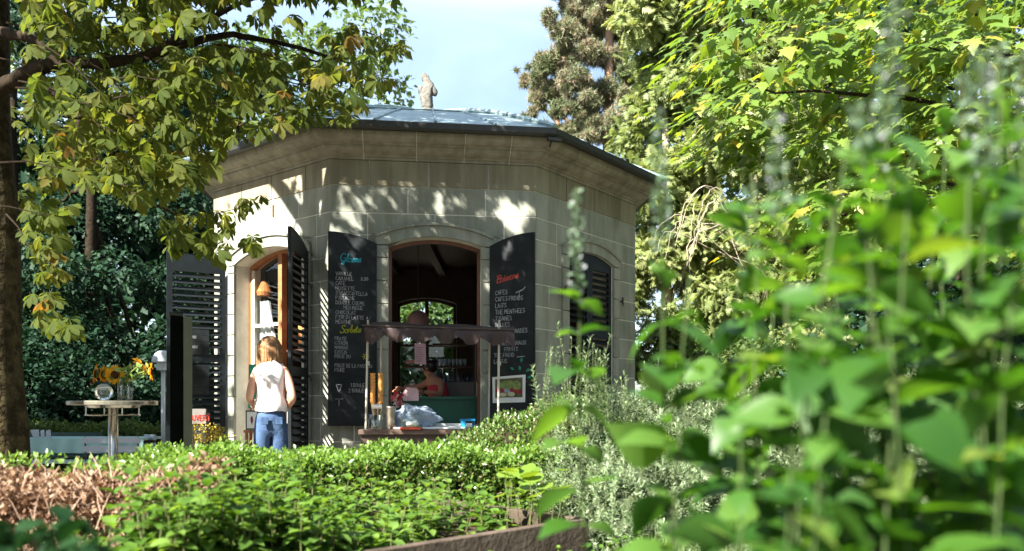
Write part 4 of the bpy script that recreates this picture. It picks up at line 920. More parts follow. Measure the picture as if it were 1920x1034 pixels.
# red lettered box sign on the ground by the shutter
sg = thing('street_sign', 'low box sign with red letters behind the yellow flowers', 'sign', P(370, 860, 8.6).xy.to_3d())
b = MB(); c = P(370, 800, 8.6); b.box((c.x, c.y, .55), (.22, .12, .80)); b.build('box', surf('sign_black', (.02, .02, .02), .5, .3), sg)
b = MB(); c = P(370, 781, 8.53); b.box(c, (.19, .02, .16)); b.build('face', surf('sign_white', (.13, .12, .11), .6, .2), sg)
b = MB(); caps(b, 'OUVERT', lambda x, z: Vector((c.x+x, c.y-.013, c.z+z)), -.085, -.045, .055, .012); b.build('lettering', surf('sign_red', (.26, .03, .02), .7, .1), sg)
# green apron cloth hanging on the casement, framed leaf card, small stool
sheet('green_cloth', 'dark green cloth hanging beside the person in the white top', 'cloth', [P(466, 765, 8.6), P(483, 768, 8.6), P(485, 683, 8.6), P(467, 684, 8.6)], surf('green_cloth_m', (.008, .16, .09), .7, .2, col2=(.05, .35, .26), scale=12), .012)
cdn = thing('menu_card', 'white card with a purple leaf in a green frame, left of the person in jeans', 'card', P(473, 805, 8.5))
b = MB(); c = P(473, 788, 8.5); b.box(c, (.135, .02, .205)); b.build('frame', surf('green_frame', (.02, .07, .04), .6, .2), cdn); b = MB(); b.box(c-Vector((0, .012, 0)), (.105, .006, .175)); b.build('card', M_white, cdn)
b = MB(); b.add([c+Vector((x, -.017, z)) for x, z in ((0, -.05), (.014, -.01), (.01, .03), (0, .045), (-.012, .03), (-.013, -.01))], [tuple(range(6))]); b.build('print', surf('purple_print', (.20, .02, .10), .7, .2), cdn)
stl = thing('wooden_stool', 'orange brown wooden stand under the leaf card', 'stand', P(474, 900, 8.55).xy.to_3d())
zs = CAMZ-(809-HY)/F*8.55; c = P(474, 812, 8.55); b = MB(); b.box((c.x+.01, c.y+.05, zs), (.19, .2, .03)); b.build('top', M_orangewood, stl, bevel=.004)
for dx in (-.06, .07):
    for dy in (-.02, .12): b = MB(); b.tube([(c.x+dx, c.y+dy, zs-.01), (c.x+dx*1.15, c.y+dy, .0)], .016, 8); b.build('leg', M_orangewood, stl)

# high table with glass objects and sunflowers
TY = 7.35; tx, tz = (212-CX)/F*TY, 1.075
ht = thing('high_table', 'round steel standing table left of the dark slab', 'table', (tx, TY, 0))
b = MB(); b.lathe((tx, TY, tz-.04), [(.375, 0), (.38, .006), (.38, .034), (.375, .04)], 48); b.build('tabletop', surf('table_steel', (.30, .28, .22), .3, .5, metal=.7, scale=12), ht)
b = MB(); b.lathe((tx, TY, 0), [(.042, .02), (.042, tz-.045)], 24); b.build('column', M_steel, ht, smooth=True)
b = MB(); b.lathe((tx, TY, 0), [(.24, 0), (.24, .012), (.06, .03), (.045, .05)], 32); b.build('base', M_steel, ht)
b = MB()
ring = [(tx+.23*math.cos(R(k*12)), TY+.23*math.sin(R(k*12)), tz-.13) for k in range(31)]; b.tube(ring, .005, 5); b.lathe((tx, TY, tz-.065), [(.22, 0), (.24, .024)], 32)
for k in range(4): a = R(45+90*k); b.tube([(tx+.23*math.cos(a), TY+.23*math.sin(a), tz-.13), (tx+.23*math.cos(a), TY+.23*math.sin(a), tz-.05)], .005, 5)
b.build('under_ring', M_steel, ht)
gb = thing('glass_ball', 'clear glass ball vase on the high table', 'vase', (P(200, 750, TY).x, TY-.05, tz))
b = MB(); b.lathe((P(200, 750, TY).x, TY-.05, tz+.08), [(.078*math.sin(R(a)), -.078*math.cos(R(a))) for a in range(12, 178, 10)], 24)
gm_, gt_, gb_ = newmat('mirror_glass'); gb_.inputs['Transmission Weight'].default_value = .85; gb_.inputs['Roughness'].default_value = .02; gb_.inputs['IOR'].default_value = 1.45; gb_.inputs['Base Color'].default_value = (.9, .92, .85, 1)
b.build('bowl', gm_, gb, smooth=True); b = MB(); b.lathe((P(200, 750, TY).x, TY-.05, tz), [(.03, 0), (.018, .006)], 14); b.build('foot', gm_, gb)
M_petal = leafmat('sun_petal', [(0, (.80, .36, .01)), (1, (.85, .48, .02))], .4, .6, (1.1, 1.0, .6), .2); M_seed = surf('seed_disc', (.035, .012, .006), .9, .1, col2=(.09, .035, .012), scale=60, bump=.6, bscale=150); M_stemg = surf('stem_green', (.10, .16, .03), .6, .3); M_leafg = leafmat('sunleaf', [(0, (.05, .12, .02)), (1, (.12, .22, .05))])
T_PET = t_leaf([(0, 0), (.3, .16), (.65, .17), (1, 0)], .2, .1)
vases = []
for px, w_, h_, lab in ((231, .050, .20, 'tall clear cylinder vase of flower stems on the high table'), (243, .028, .175, 'narrow clear bottle at the right of the sunflower vase')):
    v = thing('glass_vase', lab, 'vase', (P(px, 750, TY).x, TY, tz)); c = Vector((P(px, 750, TY).x, TY, tz)); vases.append(c)
    b = MB(); b.lathe(c, [(w_*.9, 0), (w_, .01), (w_, h_), (w_-.004, h_), (w_-.005, .012)], 20); b.build('glass', M_clear, v, smooth=True)
    b = MB()
    for k in range(6 if px < 240 else 2): a = R(k*60); b.tube([c+Vector((w_*.5*math.cos(a), w_*.5*math.sin(a), .01)), c+Vector((-w_*.3*math.cos(a), -w_*.3*math.sin(a), h_))], .007, 5)
    b.build('stem_bundle', M_stemg, v)
def sunflower(px, py, rad, nrm, lab, droop=0):
    c = P(px, py, TY-.02); c.y += .0; n = Vector(nrm).normalized(); root = thing('sunflower', lab, 'sunflower', c, 'sunflowers on the high table')
    M = n.to_track_quat('Z', 'Y').to_matrix()
    b = MB(); b.lathe(c-n*.004, [(rad*.5, -.012), (rad*.46, .006), (rad*.30, .014), (rad*.05, .012)], 18, axis=n); b.build('disc', M_seed, root, smooth=True)
    N = 38; pos, dd, nn = [], [], []
    for k in range(N):
        a = 2*math.pi*k/N+rj.uniform(-.1, .1); d = M @ Vector((math.cos(a), math.sin(a), rj.uniform(-.25, .25)-droop)); pos.append(c+M @ Vector((math.cos(a)*rad*.40, math.sin(a)*rad*.40, -.002*(k % 2)))); dd.append(d); nn.append(n)
    scatter('petals', T_PET, np.array(pos), np.array(dd), np.array(nn), rng.uniform(.62, .78, N)*rad, M_petal, root)['kind'] = 'stuff'
    b = MB(); b.lathe(c-n*.006, [(.012, -.03), (rad*.42, -.016), (rad*.5, -.004)], 14, axis=n); b.build('calyx', M_stemg, root)
    v0 = vases[0]+Vector((rj.uniform(-.02, .02), rj.uniform(-.02, .02), .16)); back = c-n*.03; midp = back.lerp(v0, .45)-n*.05+Vector((0, 0, .02))
    b = MB(); b.tube([back, back-n*.03, midp, v0, v0-Vector((0, 0, .14))], [.007, .006, .006, .006, .006], 6); b.build('stem', M_stemg, root)
    lp = np.array([midp+Vector((0, .05, -.03)), midp+(v0-midp)*.4+Vector((0, .04, 0))]); ld = np.array([Vector((rj.uniform(-1, 1), -.4, .3)) for _ in range(2)]); scatter('stem_leaves', T_BIG, lp, ld, np.tile(UP, (2, 1))+.2*rvec(2), np.array([.10, .085]), M_leafg, root)['kind'] = 'stuff'
sunflower(216, 703, .082, (.38, -.92, .10), 'open sunflower facing the camera with a dark disc')
sunflower(178, 701, .085, (-.93, -.28, .12), 'leftmost sunflower seen nearly edge on')
sunflower(193, 702, .072, (-.97, .10, .1), 'small sunflower turned away between the leftmost and the facing one', .2)
sunflower(264, 685, .085, (.55, .62, .55), 'highest sunflower turned up and away showing its green back', .2)
sunflower(284, 697, .080, (.94, .28, .05), 'rightmost sunflower seen edge on')
b = MB()
fo = thing('flower_greenery', 'pale spiky green sprigs among the sunflowers', 'sprigs', P(245, 705, TY))
N = 60; pp_ = np.array([P(rj.uniform(205, 275), rj.uniform(688, 716), TY+rj.uniform(-.06, .06)) for _ in range(N)]); scatter('sprigs', T_OVAL, pp_, rvec(N)+[0, 0, .3], rvec(N), rng.uniform(.04, .08, N), leafmat('sprig_m', [(0, (.10, .18, .04)), (.7, (.16, .26, .07)), (1, (.45, .50, .25))]), fo)
b.tube([vases[0]+Vector((0, 0, .17)), P(240, 705, TY)], .006, 5); b.build('stem', M_stemg, fo)

# mushroom lamp
ly = 11.2; lx = P(306, 700, ly).x; lp = thing('path_lamp', 'white mushroom shaped park lamp on a thin pole', 'lamp', (lx, ly, gz(lx, ly)))
M_lw = surf('lamp_white', (.30, .34, .39), .4, .3, var=.04); zt = CAMZ+(HY-657)/F*ly
b = MB(); b.lathe((lx, ly, zt-.175), [(.145, 0), (.150, .02), (.142, .07), (.11, .125), (.06, .162), (.005, .175)], 28); b.build('dome', M_lw, lp, smooth=True)
b = MB(); b.lathe((lx, ly, zt-.285), [(.03, 0), (.088, .005), (.088, .108)], 24); b.build('diffuser', M_lw, lp)
b = MB(); b.lathe((lx, ly, gz(lx, ly)), [(.028, 0), (.028, zt-.28-gz(lx, ly))], 12); b.build('pole', M_lw, lp, smooth=True)

# terrace table with teal cloth, chairs, bench
by = 10.6; gzt = -.16
tb = thing('terrace_table', 'long table under a pale teal cloth behind the high table', 'table', (P(150, 800, by).x, by, gzt))
M_teal = surf('teal_cloth', (.22, .36, .34), .6, .3, col2=(.28, .43, .41), scale=3); x0, x1 = P(20, 0, by).x, P(258, 0, by).x; zt = CAMZ-(823-HY)/F*by
b = MB(); b.box(((x0+x1)/2, by+.38, zt-.015), (x1-x0, .76, .03)); b.build('tabletop', M_teal, tb)
b = MB(); n = 60
for i in range(n+1):
    s = i/n; x = x0+(x1+.08-x0)*s
    for k in range(3): b.v.append((x, by-.004-.012*k*(1+math.sin(s*50)), zt-.001-k*.095))
for i in range(n):
    for k in range(2): a = i*3+k; b.f.append((a, a+3, a+4, a+1)); b.m.append(0)
b.build('cloth_drape', M_teal, tb, smooth=True)
for x in (x0+.1, x1-.1):
    for y in (by+.08, by+.66): b = MB(); b.tube([(x, y, gzt), (x, y, zt-.02)], .02, 6); b.build('leg', M_iron, tb)
bn = thing('bench', 'low white slatted bench under the front of the teal table', 'bench', ((x0+x1)/2, by-.35, gzt)); zs = CAMZ-(866-HY)/F*(by-.4)
for k in range(3): b = MB(); b.box(((x0+x1)/2-.03, by-.5+k*.11, zs), (x1-x0-.1, .09, .03)); b.build('slat', M_lw, bn)
for x in (x0+.2, x1-.3): b = MB(); b.box((x, by-.39, (zs+gzt)/2-.01), (.05, .30, zs-gzt-.03)); b.build('leg', M_iron, bn)
gbn = thing('bench', 'dark green bench whose back rail shows behind the teal table', 'bench', (P(100, 0, 11.6).x, 11.6, gzt)); xx0, xx1 = P(20, 0, 11.6).x, P(190, 0, 11.6).x; M_dg = surf('bench_green', (.008, .045, .045), .5, .4)
for zq in (.60, .52): b = MB(); b.box(((xx0+xx1)/2, 11.6, zq), (xx1-xx0, .03, .065)); b.build('back_slat', M_dg, gbn)
for k in range(3): b = MB(); b.box(((xx0+xx1)/2, 11.75+.1*k, .27), (xx1-xx0, .085, .03)); b.build('seat_slat', M_dg, gbn)
for x in (xx0+.15, xx1-.15): b = MB(); b.tube([(x, 11.62, .63), (x, 11.62, gzt)], .018, 6); b.tube([(x, 11.98, .26), (x, 11.98, gzt)], .018, 6); b.build('leg', M_iron, gbn)
def chair(px, y, w, rz, lab):
    x = P(px, 0, y).x; root = thing('folding_chair', lab, 'chair', (x, y, gzt), 'white slatted folding chairs'); root.rotation_euler[2] = rz
    o = wloc(root)
    for zz_ in (.745, .635): b = MB(); b.box(o+Vector((0, .0, zz_)), (w, .02, .075)); b.build('back_slat', M_lw, root, bevel=.004)
    for k in range(4): b = MB(); b.box(o+Vector((0, .09+k*.095, .45)), (w, .08, .018)); b.build('seat_slat', M_lw, root)
    for s in (-1, 1):
        xx = s*(w/2-.03)
        b = MB(); b.tube([o+Vector((xx, .015, .79)), o+Vector((xx, .02, .45)), o+Vector((xx, .36, 0))], .010, 6); b.build('leg', M_iron, root)
        b = MB(); b.tube([o+Vector((xx, .40, .44)), o+Vector((xx, .02, 0))], .010, 6); b.build('leg', M_iron, root)
chair(181, 10.1, .36, 0, 'white folding chair directly left of the high table column, back to the camera')
chair(237, 10.1, .33, .1, 'white folding chair just right of the high table column, back to the camera')
chair(281, 11.0, .24, -.5, 'white folding chair standing alone nearest the mushroom lamp')
mh = thing('menu_holder', 'white splayed menu cards standing on the left of the teal table', 'menu holder', P(78, 825, by+.1))
for (a, c_, t1, t2) in ((63, 74, -8, 0), (74, 84, 0, 0), (84, 96, 0, 0)):
    b = MB(); b.hexa([P(a+3, 829, by+.1), P(c_, 829, by+.1), P(c_, 829, by+.13), P(a+3, 829, by+.13), P(a+t1+2, 808+rj.uniform(-3, 4), by+.1), P(c_-1, 806+rj.uniform(-3, 4), by+.1), P(c_-1, 806, by+.13), P(a+t1+2, 808, by+.13)]); b.build('card', M_lw, mh)

# ================================================================== vegetation
# ---- palettes (real surface colours)
L_CHEST = leafmat('chestnut_leaf', [(0, (.052, .078, .018)), (.5, (.078, .102, .023)), (.88, (.108, .123, .029)), (.965, (.12, .115, .025)), (.99, (.14, .10, .025)), (1, (.14, .07, .02))], .58, .65, (1.6, 1.5, .65), .08)
L_MAPLE = leafmat('maple_leaf', [(0, (.07, .13, .02)), (.6, (.11, .18, .03)), (.9, (.17, .23, .04)), (1, (.28, .24, .04))], .45, .42, (1.9, 1.7, .6))
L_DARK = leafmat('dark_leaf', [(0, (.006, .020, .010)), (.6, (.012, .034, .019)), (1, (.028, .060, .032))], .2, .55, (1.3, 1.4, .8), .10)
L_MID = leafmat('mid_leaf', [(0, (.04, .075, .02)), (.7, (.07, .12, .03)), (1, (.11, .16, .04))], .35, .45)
L_YEW = leafmat('yew_needle', [(0, (.12, .16, .05)), (.7, (.20, .24, .085)), (1, (.28, .30, .13))], .38, .5, (1.4, 1.4, .8))
L_PINE = leafmat('pine_needle', [(0, (.085, .115, .05)), (.65, (.17, .20, .095)), (.85, (.22, .20, .13)), (1, (.26, .18, .12))], .15, .6, (1.2, 1.1, .8))
L_BOX = leafmat('box_leaf', [(0, (.05, .095, .018)), (.6, (.085, .15, .03)), (.86, (.13, .20, .045)), (.93, (.17, .14, .08)), (1, (.24, .18, .13))], .33, .32, (1.7, 1.7, .7), .5)
L_BOXT = leafmat('box_leaf_tip', [(0, (.09, .17, .03)), (1, (.15, .24, .045))], .38, .35, (1.7, 1.7, .7), .5)
L_DEAD = leafmat('dead_leaf', [(0, (.10, .05, .025)), (.5, (.21, .125, .075)), (1, (.34, .24, .165))], .25, .7, (1.2, 1.0, .8), .15)
L_ROSE = leafmat('rosemary_needle', [(0, (.10, .16, .065)), (.6, (.17, .24, .115)), (1, (.32, .37, .24))], .2, .45, (1.3, 1.4, .9), .4)
L_MINT = leafmat('mint_leaf', [(0, (.045, .10, .014)), (.6, (.085, .165, .026)), (1, (.14, .23, .045))], .42, .45, (1.7, 1.6, .6))
L_BALM = leafmat('balm_leaf', [(0, (.020, .066, .010)), (.6, (.042, .112, .015)), (.95, (.085, .165, .032)), (1, (.13, .17, .035))], .46, .38, (1.9, 1.9, .4), .4)
L_NAST = leafmat('round_leaf', [(0, (.11, .20, .022)), (1, (.17, .26, .038))], .45, .45, (1.5, 1.3, .5))
L_GRASS = leafmat('grass_blade', [(0, (.08, .14, .04)), (1, (.20, .28, .10))], .35, .5)

T_WIDE = t_leaf([(0, 0), (.5, .36), (1, 0)], .3, .2)
def limb(parent, pts, r0, r1, mat, name='limb', n=8, wob=.02):
    pts = [Vector(p) for p in pts]; out = []; m = 5
    for a, b in zip(pts[:-1], pts[1:]):
        for k in range(m): out.append(a.lerp(b, k/m))
    out.append(pts[-1])
    # smooth
    for _ in range(2): out = [out[0]]+[(out[i-1]+out[i]*2+out[i+1])/4 for i in range(1, len(out)-1)]+[out[-1]]
    out = [p+Vector([random.uniform(-wob, wob) for _ in range(3)])*(.3 if i < 2 else 1) for i, p in enumerate(out)]
    N = len(out); rad = [(r0+(r1-r0)*(i/(N-1))**.8)*random.uniform(.93, 1.07) for i in range(N)]
    b = MB(); b.tube(out, rad, n); return b.build(name, mat, parent, smooth=True)

# ---- horse chestnut (left)
TR = Vector((-4.27, 6.6, 0))
chest = thing('chestnut_tree', 'horse chestnut with mossy trunk at the left edge and leaves over the kiosk', 'tree', TR)
tk = MB(); pts = [Vector((TR.x+.02*math.sin(i*.9)-.0125*i*.5, TR.y, i*.28)) for i in range(26)]
n = 26
for i, p in enumerate(pts):
    rbase = .255-.0045*i+(.10 if i == 0 else .04 if i == 1 else 0)
    for k in range(n):
        a = 2*math.pi*k/n; rr2 = rbase*(1+.035*math.sin(3*a+i*.2)+.025*math.sin(7*a-i*.35)+random.uniform(-.018, .018))
        tk.v.append((p.x+rr2*math.cos(a), p.y+rr2*math.sin(a), p.z-(.06 if i == 0 else 0)))
for i in range(len(pts)-1):
    for k in range(n): a = i*n+k; c = i*n+(k+1) % n; tk.f.append((a, c, c+n, a+n)); tk.m.append(0)
tk.build('trunk', M_bark, chest, smooth=True)
LY = 6.3
limb(chest, [P(-15, 175, LY+.2), P(60, 132, LY), P(110, 117, LY-.1), P(200, 121, LY-.2), P(290, 100, LY-.2), P(380, 74, LY-.1), P(450, 64, LY), P(560, 90, LY+.2), P(660, 120, LY+.3)], .068, .010, M_darkbark, 'limb', 10, .010)
limb(chest, [P(70, 130, LY), P(105, 180, LY-.2), P(150, 200, LY-.4), P(145, 245, LY-.5), P(185, 310, LY-.6), P(250, 365, LY-.7), P(330, 400, LY-.8)], .030, .007, M_darkbark, 'limb', 7, .010)
limb(chest, [P(0, 60, LY), P(60, 70, LY-.3), P(90, 100, LY-.4), P(120, 130, LY-.4)], .05, .015, M_darkbark, 'limb', 8, .01)
limb(chest, [TR+Vector((0, 0, 5.2)), TR+Vector((1.0, .6, 6.2)), TR+Vector((2.2, 1.0, 6.7)), TR+Vector((3.0, 1.4, 6.9))], .12, .02, M_darkbark)
limb(chest, [TR+Vector((0, 0, 5.8)), TR+Vector((-.9, .4, 6.9)), TR+Vector((-1.6, .8, 7.6))], .12, .02, M_darkbark)
limb(chest, [TR+Vector((0, 0, 6.2)), TR+Vector((.3, .4, 7.4)), TR+Vector((.5, .6, 8.6))], .14, .02, M_darkbark)
limb(chest, [P(300, 100, LY-.2), P(340, 60, LY-.3), P(420, 20, LY-.4), P(560, -40, LY-.5)], .04, .01, M_darkbark, 'limb', 7, .01)
# leaves in view: dense upper mass, ragged lower edge
POLY = [(-60, -80), (690, -80), (660, 0), (635, 30), (690, 55), (745, 52), (785, 92), (730, 105), (745, 150), (760, 165), (700, 150), (680, 190), (655, 228), (560, 222), (500, 240), (455, 250), (415, 268), (400, 310), (350, 345), (300, 365), (240, 372), (170, 345), (60, 345), (20, 430), (-60, 500)]
POLY_LOW = [[(50, 370), (140, 380), (105, 440), (115, 520), (70, 520), (45, 470)], [(45, 545), (100, 545), (140, 600), (150, 625), (95, 612), (50, 585)], [(385, 385), (420, 390), (490, 455), (460, 465), (400, 450), (385, 435)], [(440, 362), (490, 360), (505, 385), (480, 392), (450, 388)], [(385, 420), (405, 420), (410, 475), (380, 480), (370, 460)], [(300, 395), (370, 405), (345, 470), (310, 462)]]
def pick(poly, n, y0, y1, jit=0):
    xs_ = [p[0] for p in poly]; ys_ = [p[1] for p in poly]; out = []
    while sum(len(o) for o in out) < n:
        px = rng.uniform(min(xs_), max(xs_), n*2); py = rng.uniform(min(ys_), max(ys_), n*2); ok = in_poly(px, py, poly)
        px, py = px[ok], py[ok]; Y = rng.uniform(y0, y1, len(px)); out.append(np.stack([(px-CX)/F*Y, Y, CAMZ+(HY-py)/F*Y], 1))
    return np.concatenate(out)[:n]
vis = pick(POLY, 2900, 5.0, 7.4)
low = np.concatenate([pick(p, k, 5.2, 6.0) for p, k in zip(POLY_LOW, (44, 20, 14, 6, 7, 16))])
# gaps: drop leaves near random hole rays so that the background shows in specks
px, py = project(vis); keep = np.ones(len(vis), bool); hr = random.Random(9)
for _ in range(70):
    hx, hy_, hrr = hr.uniform(30, 680), hr.uniform(0, 380), hr.uniform(8, 24)
    keep &= ((px-hx)**2+(py-hy_)**2 > hrr**2) | (rng.random(len(vis)) < .12)
br_ = [(0, 160), (60, 132), (110, 117), (200, 121), (290, 100), (380, 74), (450, 64), (560, 90)]
def near_line(px, py, line, w):
    out = np.zeros(len(px), bool)
    for (x1, y1), (x2, y2) in zip(line[:-1], line[1:]):
        t = np.clip(((px-x1)*(x2-x1)+(py-y1)*(y2-y1))/((x2-x1)**2+(y2-y1)**2), 0, 1); out |= np.hypot(px-x1-t*(x2-x1), py-y1-t*(y2-y1)) < w
    return out
keep &= ~(near_line(px, py+14, br_, 24) & (vis[:, 1] < 6.35) & (rng.random(len(vis)) < .85))
for _ in range(60):
    hx, hy_, hrr = hr.uniform(430, 740), hr.uniform(0, 130), hr.uniform(8, 17)
    keep &= ((px-hx)**2+(py-hy_+14)**2 > hrr**2)
vis = vis[keep & (px < 752) & ~((px < 48) & (vis[:, 1] < 6.8))]
up_c = [((-3.3, 5.9, 6.3), (2.0, 1.3, 1.6)), ((-2.0, 6.2, 6.4), (1.4, 1.2, 1.2)), ((-2.7, 5.7, 5.2), (1.9, 1.3, 1.1)), ((-4.6, 6.6, 7.0), (1.6, 1.5, 1.5)), ((-1.5, 6.3, 5.2), (1.4, 1.2, .9)), ((-3.4, 6.5, 8.0), (1.9, 1.6, 1.1)), ((-1.4, 6.0, 7.0), (1.0, 1.0, .9)), ((-3.5, 4.6, 5.9), (2.0, .9, .9)), ((-1.8, 4.6, 5.6), (1.5, .8, .8)), ((-5.0, 4.8, 6.0), (1.2, .9, .9))]
top_, _n = clumps(9500, up_c, .15, 1.0)
def sunshadow(p, fc):
    """(u, z) where the sun ray through p lands on the wall face fc"""
    d = -np.array(SUN); nn_ = np.array((fc.n.x, fc.n.y, 0)); o_ = np.array((fc.p.x, fc.p.y, 0))
    t = ((o_-p) @ nn_)/(d @ nn_); h = p+t[:, None]*d; u = (h-o_) @ np.array((fc.e.x, fc.e.y, 0)); return u, h[:, 2], t
def lighten(p):
    keep = np.ones(len(p), bool)
    u, z, t = sunshadow(p, FL); hit = (t > 0) & (u > -.3) & (u < S+.05) & (z > .3) & (z < 4.3)
    bright = hit & (((u > .35) & (u < 1.60) & (z > 2.75)) | ((u > .0) & (u < 1.9) & (z < 2.0)))
    keep &= ~(bright & (rng.random(len(p)) < .985)); keep &= ~(hit & ~bright & (rng.random(len(p)) < .86))
    u, z, t = sunshadow(p, FF)
    for (uc, zc_, ru, rz) in ((1.23, 3.36, .05, .07), (1.98, 3.28, .08, .13), (2.12, 3.10, .06, .10), (2.26, 3.30, .03, .07), (1.2, 3.04, .05, .02), (.16, 3.30, .02, .03), (1.80, 2.50, .02, .12), (2.18, 2.62, .04, .06)):
        keep &= ~((t > 0) & (((u-uc)/(ru+.07))**2+((z-zc_)/(rz+.07))**2 < 1))
    return keep
def foreground_sun(p):
    # sun rays that land on hedge, herbs, high table and the person stay open
    d = -np.array(SUN); keep = np.ones(len(p), bool)
    t = (p[:, 2]-1.0)/(-d[2]); h = p+t[:, None]*d
    keep &= ~((h[:, 0] > -4.2) & (h[:, 1] < 6.0) & (rng.random(len(p)) < .93))
    keep &= ~((np.abs(h[:, 0]+3.7) < .5) & (np.abs(h[:, 1]-7.3) < .5) & (rng.random(len(p)) < .8))
    keep &= ~((np.abs(h[:, 0]+2.5) < .6) & (np.abs(h[:, 1]-7.8) < .6) & (rng.random(len(p)) < .85))
    return keep
fk = lighten(top_) & foreground_sun(top_); top_ = top_[fk]
px, py = project(top_); bad = (px > 0) & (px < 1920) & (py > -5) & ~in_poly(px, py, POLY); top_ = top_[~bad]
lk = (lighten(vis) | (rng.random(len(vis)) < .2)) & foreground_sun(vis); vis = vis[lk]
front = np.concatenate([low, vis[np.argsort(vis[:, 1])]]); allp = np.concatenate([front, top_]); N = len(allp)
dl = unit(rvec(N)*[1, 1, .35]+[.35, -.1, -.35]); nl = unit(rvec(N)*.55+[-.1, -.35, .75]); sl_ = rng.uniform(.085, .145, N)
# leaves that show largest in the photo, each on its own
single_leaves('leaf', T_CHEST, allp, dl, nl, sl_, L_CHEST, chest, 300)
for i in range(4):
    m = np.arange(300, N); m = m[m % 4 == i]
    scatter('leaves', T_CHLO[i], allp[m], dl[m], nl[m], sl_[m], L_CHEST, chest)['kind'] = 'stuff'
tw = MB()
for k in range(110):
    p = Vector(front[random.randrange(len(front))]); q = p+Vector((random.uniform(-.5, -.1), random.uniform(-.1, .3), random.uniform(-.02, .3))); tw.tube([p, p.lerp(q, .5)+Vector((0, 0, .03)), q], [.003, .005, .008], 5)
tw.build('twigs', M_darkbark, chest)['kind'] = 'stuff'

# ---- generic background tree
def bgtree(name, label, base, tr_r, h, cs, n, t, size, mat, bark=M_darkbark, group=None, lo=.55, drp=-.2, cat='tree', nb=(0, -.2, .6), limbs=5, tkx=0):
    root = thing(name, label, cat, base, group); base = Vector(base)
    limb(root, [base, base+Vector((tkx*.4, 0, h*.4)), base+Vector((tkx, 0, h))], tr_r, tr_r*.35, bark, 'trunk', 10, .03)
    for k in range(limbs):
        c, r = cs[k % len(cs)]; s = base+Vector((tkx*.5, 0, h*random.uniform(.35, .9))); limb(root, [s, s.lerp(Vector(c), .5)+Vector((0, 0, .15)), Vector(c)], tr_r*.35, .02, bark, 'limb', 6, .03)
    p, nn = clumps(n, cs, lo, 1.0); N = len(p); rc = np.repeat(rng.random(400), 1)[CL_ID % 400]*.55+rng.random(N)*.45
    d = unit(rvec(N)*.8+nn*.6+[0, 0, drp]); nrm = unit(rvec(N)*.6+nn*.4+np.array(nb))
    scatter('crown', t, p, d, nrm, size*rng.uniform(.7, 1.25, N), mat, root, rc)['kind'] = 'stuff'
    return root
def wallclumps(x0, x1, y0, y1, z0, z1, n, r0, r1, seed, squash=.8):
    q = random.Random(seed); out = []
    for _ in range(n):
        r = q.uniform(r0, r1); out.append(((q.uniform(x0, x1), q.uniform(y0, y1), q.uniform(z0, z1)), (r, r*.8, r*squash)))
    return out
# left: dark evergreens
LD = [(-13.5, 15.5, 9.5, 1.7, 'dark evergreen tree furthest left beside the chestnut trunk'), (-10.6, 17.0, 10, 1.8, 'dark evergreen behind the sunflowers'), (-8.3, 15.8, 8.5, 1.5, 'dark evergreen rising above the mushroom lamp'), (-6.3, 18.5, 9.5, 1.7, 'dark evergreen directly behind the left shutter')]
for i, (x, y, h, r, lab) in enumerate(LD):
    cs = wallclumps(x-1.9, x+1.9, y-1.3, y+1.4, .5, h, 26, .5, 1.0, 40+i)
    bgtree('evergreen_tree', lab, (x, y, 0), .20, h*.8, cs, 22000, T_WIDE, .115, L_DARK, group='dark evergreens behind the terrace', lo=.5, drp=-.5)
# understorey laurel
for i, (x, y, w, lab) in enumerate([(-9.6, 13.9, 1.8, 'glossy dark laurel bush behind the high table'), (-6.9, 13.6, 1.3, 'glossy dark laurel bush right of the mushroom lamp'), (-12, 14.2, 1.7, 'glossy dark laurel bush behind the chestnut trunk')]):
    cs = wallclumps(x-w, x+w, y-.4, y+.4, .2, 2.1, 16, .5, .8, 60+i); root = thing('laurel_bush', lab, 'bush', (x, y, 0), 'laurels behind the terrace')
    p, nn = clumps(10000, cs, .6, 1); N = len(p); scatter('foliage', T_WIDE, p, unit(rvec(N)*.7+nn*.8), unit(rvec(N)*.5+nn*.4+[0, 0, .6]), .105*rng.uniform(.7, 1.2, N), L_DARK, root)['kind'] = 'stuff'
    b = MB(); [b.tube([(x+random.uniform(-.4, .4), y, 0), (x+random.uniform(-1, 1), y, 1.6)], [.04, .015], 6) for _ in range(5)]; b.build('stems', M_darkbark, root)
# sunlit trees far behind, seen through the gaps
for i, (x, y, h, lab) in enumerate([(-17, 31, 15, 'tall sunlit tree far behind on the left'), (-9.5, 34, 17, 'tall sunlit tree far behind above the kiosk shutter'), (-3.6, 30, 4.8, 'low sunlit tree seen through the back window of the kiosk')]):
    cs = wallclumps(x-4, x+4, y-2, y+2, 2.2 if h > 6 else .8, h, 26, 1.1, 2.0, 80+i) if h > 6 else wallclumps(x-2.6, x+3.6, y-1.5, y+1.5, .3, 4.6, 22, .8, 1.4, 80+i)
    bgtree('broadleaf_tree', lab, (x, y, 0), .3, h*.7, cs, 9000, T_WIDE, .30, L_MID, group='far broadleaf trees')
